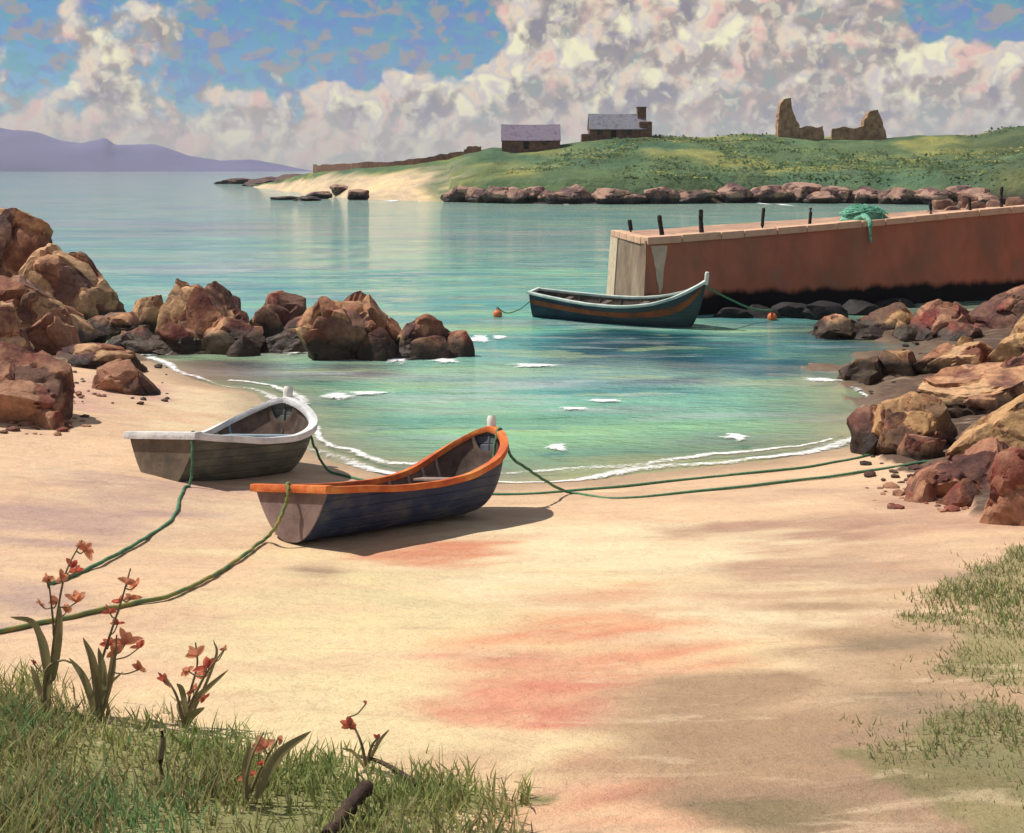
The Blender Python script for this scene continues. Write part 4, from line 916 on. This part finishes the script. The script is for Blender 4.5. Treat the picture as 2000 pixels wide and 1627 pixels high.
def hull_paint(name, c1, c2, c3, scale=1.6):
    m, t, b = material(name); co = obj_co(t)
    f = t.noise(t.vmath('MULTIPLY', co, (0.7, 1, 1.3)), scale, 6, 0.65, 0.4); c = t.ramp(f, [(0.35, c1), (0.55, c2), (0.74, c3)])
    c = t.mix(t.math('MULTIPLY', t.step(t.math('ADD', t.sep(co)[0], t.math('MULTIPLY', t.noise(co, 2.5, 4), 1.6)), 3.2, 4.6), 0.6), c, c3)   # paint worn towards the bow
    sc_ = t.noise(t.vmath('MULTIPLY', co, (2.5, 9, 30)), 1.5, 5, 0.7); c = t.mix(t.math('MULTIPLY', t.step(sc_, 0.60, 0.74), 0.35), c, c3)
    z = t.sep(co)[2]; pl = t.math('PINGPONG', z, 0.065)         # plank seams every 13 cm
    t.l.new(c, b.inputs['Base Color']); b.inputs['Roughness'].default_value = 0.62; b.inputs['Specular IOR Level'].default_value = 0.35
    bump(t, b, t.math('ADD', t.math('MULTIPLY', t.step(pl, 0.0, 0.012), 0.9), t.math('MULTIPLY', sc_, 0.3)), 0.8, 0.02); return m
inside_dark = simple('boat_lining', (0.06, 0.042, 0.036), (0.16, 0.11, 0.085), 4, 0.8, 0.4, 0.01)
white_post = simple('white_paint', (0.62, 0.60, 0.54), (0.78, 0.77, 0.72), 8, 0.6, 0.3)
QO = {'L': 3.708, 'bt': 0.70, 'Bm': 0.70, 'D': 0.449, 'rise': 0.673, 'k': 5.0, 'sr': 0.193, 'tm': 0.72, 'p': 3.3, 'r': 1.549, 'x0': -2.707, 'y0': 13.513, 'z0': 0.797, 'head': 0.848, 'pitch': -0.106, 'roll': -0.17}
QW_ = {'L': 2.774, 'bt': 0.775, 'Bm': 1.188, 'D': 0.63, 'rise': 0.68, 'k': 5.5, 'sr': 0.25, 'tm': 0.713, 'p': 2.576, 'r': 1.35, 'x0': -5.546, 'y0': 17.381, 'z0': 0.278, 'head': 0.999, 'pitch': -0.122, 'roll': -0.12}
QM = {'L': 6.511, 'bt': 0.4, 'Bm': 0.828, 'D': 0.873, 'rise': 1.065, 'k': 4.5, 'sr': 0.25, 'tm': 0.576, 'p': 2.464, 'r': 1.293, 'x0': 0.837, 'y0': 40.574, 'z0': -0.188, 'head': -0.478, 'pitch': -0.023, 'roll': 0.09, 'rock': 0.12}
bo, MO = boat('rowing_boat', QO, dict(hull=hull_paint('navy_hull', (0.012, 0.022, 0.070), (0.028, 0.045, 0.105), (0.13, 0.13, 0.12)), inside=inside_dark,
     transom=simple('bare_transom', (0.13, 0.085, 0.08), (0.27, 0.19, 0.17), 2.2, 0.8, 0.5, 0.02), gun=simple('orange_gunwale', (0.34, 0.05, 0.02), (0.58, 0.14, 0.035), 2.6, 0.65, 0.8, 0.02, (0.70, 0.27, 0.07)),
     seat=simple('worn_seat', (0.20, 0.13, 0.12), (0.34, 0.25, 0.22), 6, 0.8), post=white_post), 'navy rowing boat with bright orange gunwales drawn up on the sand', post_h=0.2)
bw, MW = boat('rowing_boat', QW_, dict(hull=hull_paint('grey_hull', (0.04, 0.048, 0.05), (0.095, 0.105, 0.09), (0.20, 0.20, 0.15)), inside=inside_dark,
     transom=simple('brown_transom', (0.08, 0.065, 0.05), (0.20, 0.155, 0.11), 2.5, 0.8, 0.5, 0.02), gun=simple('white_gunwale', (0.46, 0.46, 0.48), (0.78, 0.78, 0.77), 3.5, 0.7, 0.8, 0.02),
     seat=simple('blue_grey_seat', (0.14, 0.21, 0.26), (0.28, 0.36, 0.42), 5, 0.7), post=white_post), 'grey rowing boat with white gunwales on the pink sand, behind the orange one', post_h=0.24, gun=0.085, thwarts=(0.28, 0.56, 0.80))
bmo, MM = boat('rowing_boat', QM, dict(hull=hull_paint('blue_hull', (0.010, 0.022, 0.040), (0.022, 0.050, 0.078), (0.06, 0.075, 0.075)), inside=inside_dark,
     transom=simple('dark_transom', (0.05, 0.035, 0.03), (0.13, 0.08, 0.05), 2, 0.8), gun=simple('pale_green_gunwale', (0.36, 0.46, 0.40), (0.66, 0.72, 0.68), 2, 0.6, 0.4, 0.01),
     seat=simple('grey_seat', (0.08, 0.06, 0.05), (0.15, 0.12, 0.10), 5, 0.8), post=white_post, band=simple('rust_band', (0.05, 0.035, 0.033), (0.24, 0.060, 0.022), 1.3, 0.7, 0.3, 0.01, (0.32, 0.10, 0.03))),
     'blue boat with a rust band and pale green rim moored off the quay', band=True, gun=0.075, post_h=0.34, thwarts=(0.2, 0.42, 0.64))

# ------------------------------------------------------------------ ropes and buoys
def G(px, py, r_=0.022):
    p = at(px, py); return Vector((p.x, p.y, p.z + r_ * 0.8))
def rope(pts, label, mat='rope', rad=0.022, wig=0.012):
    P = catmull(pts, 14); r = random.Random(len(pts) * 7)
    P = [p + Vector((0.5 * wig * math.sin(i * 0.9) + r.uniform(-wig, wig) * 0.3, wig * math.sin(i * 0.37 + 1), 0)) for i, p in enumerate(P)]
    for p in P:
        g_ = ghz(p.x, p.y)
        if p.z < g_ + rad * 0.7 and g_ > 0: p.z = g_ + rad * 0.7
    o = tube('mooring_rope', P, rad, M[mat], n=7); return tag(o, label, 'rope', 'mooring ropes')
tw = MW @ Vector((-0.03, -QW_['bt'] * 0.93, sheer(0, QW_) + 0.075)); tin = MW @ Vector((0.25, -QW_['bt'] * 0.80, sheer(0, QW_) - 0.1))
d_ = tw.y - 0.12
rope([tin, tw, pt(376, 900, d_), pt(370, 950, d_ - 0.1), pt(358, 985, d_ - 0.4), G(335, 1018), G(290, 1050), G(235, 1082), G(170, 1115), G(130, 1132), G(98, 1144)], 'green rope from the white rimmed boat ending on the sand behind the flowers')
to = MO @ Vector((-0.05, -0.02, sheer(0, QO) + 0.085)); tin = MO @ Vector((0.3, 0.0, sheer(0, QO) - 0.15)); d_ = to.y - 0.12
rope([tin, to, pt(563, 965, d_), pt(552, 1000, d_ - 0.05), pt(538, 1030, d_ - 0.15), G(515, 1058), G(470, 1092), G(420, 1125), G(375, 1148), G(330, 1167), G(260, 1182), G(200, 1194), G(100, 1216), G(0, 1236), G(-140, 1262)], 'yellow green stern rope of the orange rimmed boat running to the left edge', 'rope_yellow')
bow = MO @ Vector((QO['L'] * 0.985, -hb(0.985, QO) - 0.02, sheer(0.985, QO) + 0.06)); bin_ = MO @ Vector((QO['L'] * 0.93, -hb(0.93, QO) * 0.5, sheer(0.93, QO) - 0.25))
rope([bin_, bow, pt(1000, 893, 16.4), pt(1030, 915, 16.6), pt(1065, 939, 16.9), G(1118, 966), G(1200, 976), G(1300, 968), G(1450, 952), G(1600, 935), G(1700, 921), G(1800, 905), G(1830, 900)], 'long green bow rope lying across the sand to the right hand rocks')
bwp = MW @ Vector((QW_['L'] * 0.93, -hb(0.93, QW_) - 0.03, sheer(0.93, QW_) - 0.25))
rope([bwp, bwp + Vector((0.1, -0.02, -0.35)), G(650, 925), G(760, 948), G(880, 962), G(985, 968), G(1100, 962), G(1250, 948), G(1400, 932), G(1550, 917), G(1640, 903), G(1700, 890)], 'upper green rope along the water edge, above the long bow rope')
def buoy(px, py, label, dd):
    p = pt(px, py, dd); t = empty('buoy', (p.x, p.y, 0.0)); tag(t, label, 'buoy', 'orange mooring buoys')
    V, Fc = ico(3); mesh_obj('float', V * np.array((0.17, 0.17, 0.18)) + np.array((0, 0, 0.09)), Fc, M['buoy'], t, True)
    tube('ring', [Vector((0.05 * math.cos(a), 0, 0.30 + 0.05 * math.sin(a))) for a in np.linspace(0, 6.28, 12)], 0.014, M['post'], t, 6)
    tube('neck', [Vector((0, 0, 0.24)), Vector((0, 0, 0.28))], 0.04, M['buoy'], t, 8)
    return p
b1 = buoy(972, 614, 'orange buoy off the stern of the blue boat', H * F / (619 - HY)); b2 = buoy(1508, 620, 'orange buoy near the quay wall off the bow of the blue boat', H * F / (625 - HY))
bw_ = MM @ Vector((QM['L'] * 0.995, 0.03, sheer(1, QM) - 0.15)); rope([bw_, bw_.lerp(Vector((b2.x, b2.y, 0.3)), 0.35) - Vector((0, 0, 0.12)), bw_.lerp(Vector((b2.x, b2.y, 0.3)), 0.7) - Vector((0, 0, 0.16)), Vector((b2.x, b2.y, 0.33))], 'pale green bow line of the blue boat running down to its buoy', 'rope', 0.035, 0.0)
st_ = MM @ Vector((-0.02, 0.05, sheer(0, QM) - 0.25)); rope([st_, st_.lerp(Vector((b1.x, b1.y, 0.2)), 0.4) - Vector((0, 0, 0.22)), st_.lerp(Vector((b1.x, b1.y, 0.2)), 0.75) - Vector((0, 0, 0.18)), Vector((b1.x, b1.y, 0.33))], 'dark thin stern line of the blue boat to its buoy', 'rope', 0.02, 0.0)

# ------------------------------------------------------------------ foam
V, Fc, ED = [], [], []
def foam_patch(cx, cy, rx, ry, seed, z=0.03):
    r = random.Random(seed); n = 16; base = len(V); V.append((cx, cy, z + 0.012)); ED.append(1.0)
    for rr_, zz_ in ((0.55, 0.008), (1.0, -0.004)):
        for k in range(n):
            a = 2 * math.pi * k / n; q = rr_ * (0.75 + 0.5 * noise.noise(Vector((math.cos(a) * 1.7 + seed * 3.3, math.sin(a) * 1.7, rr_ * 0.4))) + r.uniform(-0.08, 0.08)); ED.append(1.0 - rr_); V.append((cx + rx * q * math.cos(a), cy + ry * q * math.sin(a), z + zz_))
    for k in range(n):
        j = (k + 1) % n; Fc.append((base, base + 1 + k, base + 1 + j)); Fc.append((base + 1 + k, base + 1 + n + k, base + 1 + n + j, base + 1 + j))
for i, (px, py, rx, ry) in enumerate([(292, 690, 38, 9), (330, 690, 25, 6), (590, 686, 32, 12), (780, 700, 26, 14), (870, 706, 26, 8), (938, 664, 28, 9), (975, 660, 18, 5), (655, 776, 36, 9), (1088, 876, 26, 9), (1600, 744, 45, 4), (1440, 855, 26, 10), (1105, 398, 14, 3), (1366, 395, 14, 3), (1490, 398, 10, 3), (1530, 400, 14, 3), (925, 394, 24, 3), (770, 392, 22, 3), (1040, 716, 60, 5), (720, 770, 45, 5), (1180, 785, 40, 4), (1120, 800, 30, 4)]):
    dd = H * F / (py - HY); big = 1.5 if dd < 60 else 1.2; foam_patch((px - 1000) / F * dd, dd, big * rx * dd / F, big * ry * dd * dd / (H * F) * 0.9, i)
def lap(poly_, off0, wid, seed):
    """a ragged ribbon of foam following the water's edge"""
    P = catmull([Vector((x, y, 0)) for x, y in poly_], 24); base = len(V); m_ = 7
    for i, p in enumerate(P):
        t = (P[min(i + 1, len(P) - 1)] - P[max(i - 1, 0)]).normalized(); nr = Vector((-t.y, t.x, 0))
        o_ = off0 + 0.22 * noise.noise(Vector((p.x * 0.6, p.y * 0.6, seed))) + 0.08 * noise.noise(Vector((p.x * 2.1, p.y * 2.1, seed)))
        w_ = wid * (0.55 + 0.7 * noise.noise(Vector((p.x * 0.45, p.y * 0.45, seed + 5)))); w_ = max(w_, 0.03)
        for j in range(m_):
            f = j / (m_ - 1); q = p + nr * (o_ + w_ * f); V.append((q.x, q.y, max(0.02, ghz(q.x, q.y) + 0.012) + 0.006 * math.sin(math.pi * f))); ED.append(math.sin(math.pi * f) * (0.5 + 0.45 * noise.noise(Vector((p.x * 0.35, p.y * 0.35, seed + 9)))))
    for q in grid_faces(len(P), m_): Fc.append(tuple(base + i for i in q))
lap([tuple(p) for p in SHORE[3:16]], 0.02, 0.55, 1); lap([tuple(p) for p in SHORE[4:14]], 0.55, 0.4, 3)
m, t, bs = material('lacy_foam'); p = wpos(t); at_ = t.n.new('ShaderNodeAttribute'); at_.attribute_name = 'edge'
q_ = t.vmath('MULTIPLY', p, (1, 1.6, 1)); fo = t.math('ADD', t.math('MULTIPLY', t.noise(q_, 6.5, 5, 0.72, 0.8), 0.95), t.math('MULTIPLY', at_.outputs['Fac'], 0.55))
al = t.math('MULTIPLY', t.step(fo, 0.56, 0.84), 0.92); bs.inputs['Base Color'].default_value = (0.82, 0.83, 0.84, 1); bs.inputs['Roughness'].default_value = 0.9
bump(t, bs, t.noise(q_, 14, 4, 0.7), 0.6, 0.02); t.l.new(al, bs.inputs['Alpha']); M['foam'] = m
o = mesh_obj('sea_foam', V, Fc, M['foam'], None, True); fa = o.data.attributes.new('edge', 'FLOAT', 'POINT'); fa.data.foreach_set('value', np.array(ED, np.float32)); tag(o, 'white foam lapping the sand and the feet of the rocks', 'foam', kind='stuff')

# ------------------------------------------------------------------ grass
def grass(name, poly, n, hmin, hmax, label, seed, pal, tall=None):
    r = np.random.default_rng(seed); P = np.array(poly); lo, hi = P.min(0), P.max(0)
    x = r.uniform(lo[0], hi[0], n * 4); y = r.uniform(lo[1], hi[1], n * 4)
    wx = x + (vnoise(x, y, 1.3, 1.3, 31) - 0.5) * 1.6 + r.normal(size=n * 4) * 0.16; wy = y + (vnoise(x, y, 1.3, 1.3, 37) - 0.5) * 1.6 + r.normal(size=n * 4) * 0.16
    dens = vnoise(x, y, 1.1, 1.1, seed + 3, 3)
    ok = poly_mask(poly, wx, wy) & (dens > r.uniform(0.15, 0.72, n * 4)); x, y, dens = x[ok][:n], y[ok][:n], dens[ok][:n]
    z = gh(x, y); V = np.empty((len(x), 7, 3)); hgt = r.uniform(hmin, hmax, len(x)) * (0.5 + 1.1 * dens); a = r.uniform(0, 2 * np.pi, len(x)); wd_ = r.uniform(0.004, 0.009, len(x))
    bend = r.uniform(0.15, 0.8, len(x)) * hgt; b = r.uniform(0, 2 * np.pi, len(x))
    for i, (f, w2) in enumerate(((0, 1.0), (0.4, 0.9), (0.75, 0.6))):
        for s_, sg in ((0, -1), (1, 1)):
            V[:, i * 2 + s_, 0] = x + np.cos(a) * wd_ * w2 * sg + np.cos(b) * bend * f * f; V[:, i * 2 + s_, 1] = y + np.sin(a) * wd_ * w2 * sg + np.sin(b) * bend * f * f; V[:, i * 2 + s_, 2] = z - 0.02 + hgt * f * (1 - 0.15 * f)
    V[:, 6, 0] = x + np.cos(b) * bend; V[:, 6, 1] = y + np.sin(b) * bend; V[:, 6, 2] = z + hgt * 0.82
    N = len(x); base = (np.arange(N) * 7)[:, None]
    fc = [tuple(q) for q in np.concatenate([base + [0, 1, 3, 2], base + [2, 3, 5, 4]])] + [tuple(q) for q in base + [4, 5, 6]]
    m, t, bs = material(name + '_blades'); at_ = t.n.new('ShaderNodeAttribute'); at_.attribute_name = 'tint'
    t.l.new(at_.outputs['Color'], bs.inputs['Base Color']); bs.inputs['Roughness'].default_value = 0.7; bs.inputs['Specular IOR Level'].default_value = 0.2
    tl = t.n.new('ShaderNodeBsdfTranslucent'); t.l.new(at_.outputs['Color'], tl.inputs[0]); mx = t.n.new('ShaderNodeMixShader'); mx.inputs[0].default_value = 0.5
    t.l.new(bs.outputs[0], mx.inputs[1]); t.l.new(tl.outputs[0], mx.inputs[2]); t.l.new(mx.outputs[0], t.n['Material Output'].inputs[0])
    o = mesh_obj(name, V.reshape(-1, 3), fc, m)
    pc = np.array(pal); ci = np.clip((vnoise(x, y, 0.7, 0.7, seed + 9, 2) * 1.6 - 0.3 + r.normal(size=N) * 0.18) * len(pal), 0, len(pal) - 1).astype(int); cc_ = pc[ci] * r.uniform(0.75, 1.3, (N, 1))
    cc_ = np.repeat(np.concatenate([cc_, np.ones((N, 1))], 1)[:, None, :], 7, 1)
    ca = o.data.color_attributes.new('tint', 'FLOAT_COLOR', 'POINT'); ca.data.foreach_set('color', cc_.astype(np.float32).ravel())
    return tag(o, label, 'grass', kind='stuff')
PALG = [(0.22, 0.28, 0.10), (0.27, 0.31, 0.11), (0.36, 0.37, 0.14), (0.36, 0.32, 0.16), (0.26, 0.23, 0.11), (0.17, 0.30, 0.12)]
grass('bank_grass', GL, 75000, 0.04, 0.17, 'soft green grass on the bank at the lower left under the flowers', 3, PALG)
grass('path_grass', GR, 42000, 0.02, 0.075, 'thin olive grass along the lower right edge of the beach', 8, [(0.27, 0.29, 0.12), (0.32, 0.29, 0.15), (0.22, 0.28, 0.10), (0.36, 0.29, 0.18)])

# ------------------------------------------------------------------ flowers on the bank
M['petal'] = simple('orange_petal', (0.80, 0.30, 0.17), (0.84, 0.45, 0.29), 14, 0.6, 0.1)
M['petal_red'] = simple('red_petal', (0.62, 0.13, 0.09), (0.72, 0.24, 0.16), 14, 0.6, 0.1)
M['stem'] = simple('brown_stem', (0.17, 0.13, 0.07), (0.26, 0.20, 0.11), 8, 0.8, 0.2)
M['leaf'] = simple('olive_leaf', (0.21, 0.19, 0.09), (0.33, 0.28, 0.15), 6, 0.7, 0.2)
for nm_, fc_ in (('petal', 0.5), ('petal_red', 0.5), ('leaf', 0.4)):          # light comes through thin petals and leaves
    t = NT(M[nm_].node_tree); bs = t.n['Principled BSDF']; tl = t.n.new('ShaderNodeBsdfTranslucent'); t.l.new(bs.inputs['Base Color'].links[0].from_socket, tl.inputs[0])
    mx = t.n.new('ShaderNodeMixShader'); mx.inputs[0].default_value = fc_; t.l.new(bs.outputs[0], mx.inputs[1]); t.l.new(tl.outputs[0], mx.inputs[2]); t.l.new(mx.outputs[0], t.n['Material Output'].inputs[0])
def leaf_geo(path, w0):
    V, Fc = [], []; m = len(path)
    for i, p in enumerate(path):
        f = i / (m - 1); w_ = w0 * (math.sin(math.pi * min(1, (f * 0.86 + 0.14))) ** 0.7) * (1 if f < 1 else 0) + 0.002
        t = (path[min(i + 1, m - 1)] - path[max(i - 1, 0)]).normalized(); u = t.cross(Vector((0, 1, 0.15))).normalized(); nrm = u.cross(t)
        V += [p - u * w_ + nrm * w_ * 0.3, p - nrm * w_ * 0.15, p + u * w_ + nrm * w_ * 0.3]
    return V, grid_faces(m, 3)
def petal_cluster(size, seed):
    r = random.Random(seed); V, Fc = [], []; n = r.choice((4, 5, 6))
    for k in range(n):
        a = r.uniform(-1.1, 1.1) + (k - n / 2) * 0.45; el = r.uniform(-0.5, 0.6); dv = Vector((math.sin(a), math.sin(el) * 0.7, math.cos(a) * 0.9)).normalized()
        sz_ = size * r.uniform(0.75, 1.15); path = [dv * sz_ * f + Vector((0, 0, -0.12 * size * f * f)) for f in (0, 0.25, 0.5, 0.75, 1.0)]
        v, f = leaf_geo(path, size * r.uniform(0.2, 0.3)); b = len(V); V += v; Fc += [tuple(i + b for i in q) for q in f]
    return V, Fc
def plant(bx, by, stems, flowers, leaves, label, name='flowering_plant'):
    g0 = at(bx, by); t = empty(name, g0); tag(t, label, 'plant', 'orange flowering plants on the bank'); dd = g0.y; r = random.Random(bx)
    def W(px, py, j=0.0): return pt(px, py, dd + j) - g0
    allp = []
    for i, st in enumerate(stems):
        P = catmull([W(x, y, 0.06 * math.sin(i * 2 + y * 0.02)) for x, y in st], 6); n = len(P); allp += P
        tube('stem', P, [0.012 * (1 - 0.6 * k / n) for k in range(n)], M['stem'], t, 6)
    for i, (x, y, s_, red) in enumerate(flowers):
        V, Fc = petal_cluster(s_ * 0.7 * dd / F, bx + i * 13); o = mesh_obj('flower', V, Fc, M['petal_red' if red else 'petal'], t, True)
        o.location = W(x, y + s_ * 0.4, r.uniform(-0.08, 0.08)); fl = o.location.copy()
        near = min((p for p in allp if p.z < fl.z + 0.02), key=lambda p: (p - fl).length + 0.5 * abs((fl - p).z - 0.06), default=allp[0])
        if (near - fl).length > 0.02: tube('flower_stalk', catmull([near, near.lerp(fl, 0.5) + Vector((0, 0, -0.02)), fl], 4), 0.005, M['stem'], t, 5)
        o.rotation_euler = (r.uniform(-0.3, 0.3), r.uniform(-0.7, 0.7), r.uniform(-0.5, 0.5))
    for i, (path, w0) in enumerate(leaves):
        V, Fc = leaf_geo(catmull([W(x, y, 0.05 * math.sin(i * 3 + k)) for k, (x, y) in enumerate(path)], 5), w0 * 0.6 * dd / F); mesh_obj('leaf', V, Fc, M['leaf'], t, True)
plant(95, 1395, [[(95, 1395), (100, 1300), (112, 1200), (128, 1120), (160, 1055)], [(100, 1330), (105, 1240), (95, 1130)], [(85, 1395), (90, 1310), (120, 1290), (140, 1295)]],
      [(166, 1060, 36, 0), (139, 1095, 32, 1), (120, 1118, 34, 0), (148, 1108, 22, 1), (92, 1125, 26, 0), (150, 1160, 40, 0), (112, 1165, 26, 0), (78, 1172, 20, 0), (130, 1185, 26, 0), (65, 1290, 14, 1)],
      [([(92, 1330), (70, 1225), (20, 1205)], 11), ([(96, 1330), (85, 1260), (62, 1208)], 12), ([(102, 1330), (112, 1250), (118, 1185)], 14), ([(85, 1400), (95, 1330), (110, 1285)], 12), ([(95, 1400), (70, 1330), (60, 1300)], 10)],
      'tallest orange flowering plant at the left edge of the bank')
plant(190, 1405, [[(190, 1405), (195, 1310), (215, 1240), (238, 1170), (255, 1110)], [(195, 1400), (182, 1320), (168, 1260)], [(200, 1390), (222, 1300), (228, 1240)]],
      [(248, 1125, 36, 0), (268, 1132, 24, 0), (236, 1166, 26, 1), (255, 1158, 30, 0), (214, 1186, 26, 1), (230, 1210, 22, 1), (245, 1238, 48, 0), (212, 1250, 28, 1), (272, 1252, 32, 1), (272, 1297, 26, 0), (228, 1262, 30, 0)],
      [([(192, 1400), (182, 1300), (162, 1245)], 13), ([(196, 1400), (200, 1320), (192, 1265)], 14), ([(200, 1390), (218, 1310), (222, 1255)], 11), ([(188, 1405), (165, 1330), (135, 1285)], 12), ([(215, 1400), (205, 1350), (240, 1312)], 6)],
      'orange flowering plant second from the left, with broad brown stems')
plant(365, 1425, [[(365, 1425), (370, 1360), (385, 1300), (382, 1255)], [(360, 1420), (345, 1360), (322, 1320)], [(370, 1380), (400, 1320), (438, 1268)]],
      [(320, 1318, 32, 1), (384, 1266, 34, 0), (368, 1300, 26, 0), (404, 1290, 36, 1), (396, 1312, 30, 0), (438, 1264, 14, 0), (400, 1358, 18, 1), (378, 1340, 22, 0)],
      [([(362, 1425), (375, 1375), (446, 1308)], 11), ([(358, 1425), (372, 1400), (400, 1382)], 13), ([(362, 1415), (352, 1380), (358, 1372)], 14), ([(365, 1400), (355, 1350), (345, 1335)], 9), ([(365, 1420), (420, 1290), (417, 1250)], 4)],
      'orange flowering plant with a long curved leaf above the middle of the bank')
plant(482, 1570, [[(482, 1570), (482, 1520), (495, 1470), (515, 1430)], [(484, 1560), (510, 1500), (545, 1440)]],
      [(516, 1445, 36, 0), (480, 1505, 30, 1), (511, 1487, 18, 1), (550, 1437, 18, 0)],
      [([(500, 1560), (540, 1480), (608, 1428)], 17), ([(484, 1560), (480, 1500), (490, 1452)], 13), ([(482, 1570), (478, 1540), (484, 1520)], 8)],
      'short plant with a wide grey green leaf and four orange buds')
plant(715, 1500, [[(715, 1500), (705, 1450), (682, 1400)], [(715, 1500), (725, 1460), (740, 1438)]], [(682, 1405, 34, 1), (738, 1437, 16, 1), (715, 1370, 10, 1)], [([(715, 1500), (740, 1450), (760, 1425)], 5), ([(712, 1500), (690, 1470), (668, 1462)], 5)], 'thin red budded sprig on bare sand right of the plants')
b = at(315, 1520); o = tube('dry_stalk', [pt(x, y, b.y) - b for x, y in ((315, 1520), (313, 1480), (318, 1445), (316, 1425))], [0.022, 0.021, 0.019, 0.014], M['stem'], n=8); o.location = b; tag(o, 'short thick brown stalk standing in the grass below the third plant', 'stalk')
M['wood'] = simple('dark_driftwood', (0.03, 0.018, 0.014), (0.085, 0.05, 0.035), 7, 0.85, 0.8, 0.02, None, 5, (1, 1, 1))
pth = catmull([at(640, 1650) + Vector((0, 0, 0.04)), at(672, 1615) + Vector((0, 0, 0.07)), at(700, 1590) + Vector((0, 0, 0.10)), at(722, 1577) + Vector((0, 0, 0.13))], 6); c0 = pth[0].copy()
o = tube('driftwood', [p - c0 for p in pth], [0.042 + 0.008 * math.sin(i * 1.7) for i in range(len(pth) - 1)] + [0.03], M['wood'], n=10); o.location = c0; tag(o, 'stubby dark brown piece of driftwood in the grass at the bottom edge', 'driftwood')
pth = catmull([at(700, 1492) + Vector((0, 0, 0.05)), at(745, 1508) + Vector((0, 0, 0.06)), at(790, 1525) + Vector((0, 0, 0.03)), at(812, 1538) + Vector((0, 0, 0.02))], 6); c0 = pth[0].copy()
o = tube('twig', [p - c0 for p in pth], [0.008 + 0.016 * i / len(pth) for i in range(len(pth))], M['wood'], n=7); o.location = c0; tag(o, 'thin dark twig lying on the sand right of the plants', 'twig')

# ------------------------------------------------------------------ haze over the bay
m = bpy.data.materials.new('sea_air'); m.use_nodes = True; t = NT(m.node_tree)
for n in list(t.n): t.n.remove(n)
out = t.n.new('ShaderNodeOutputMaterial'); pv = t.n.new('ShaderNodeVolumePrincipled'); pv.inputs['Color'].default_value = (0.80, 0.84, 0.95, 1); pv.inputs['Density'].default_value = 0.00010
t.l.new(pv.outputs[0], out.inputs['Volume'])
o = box('haze', -7000, 7000, -300, 7200, -4.6, 320, m); tag(o, 'thin blue sea haze', kind='stuff')
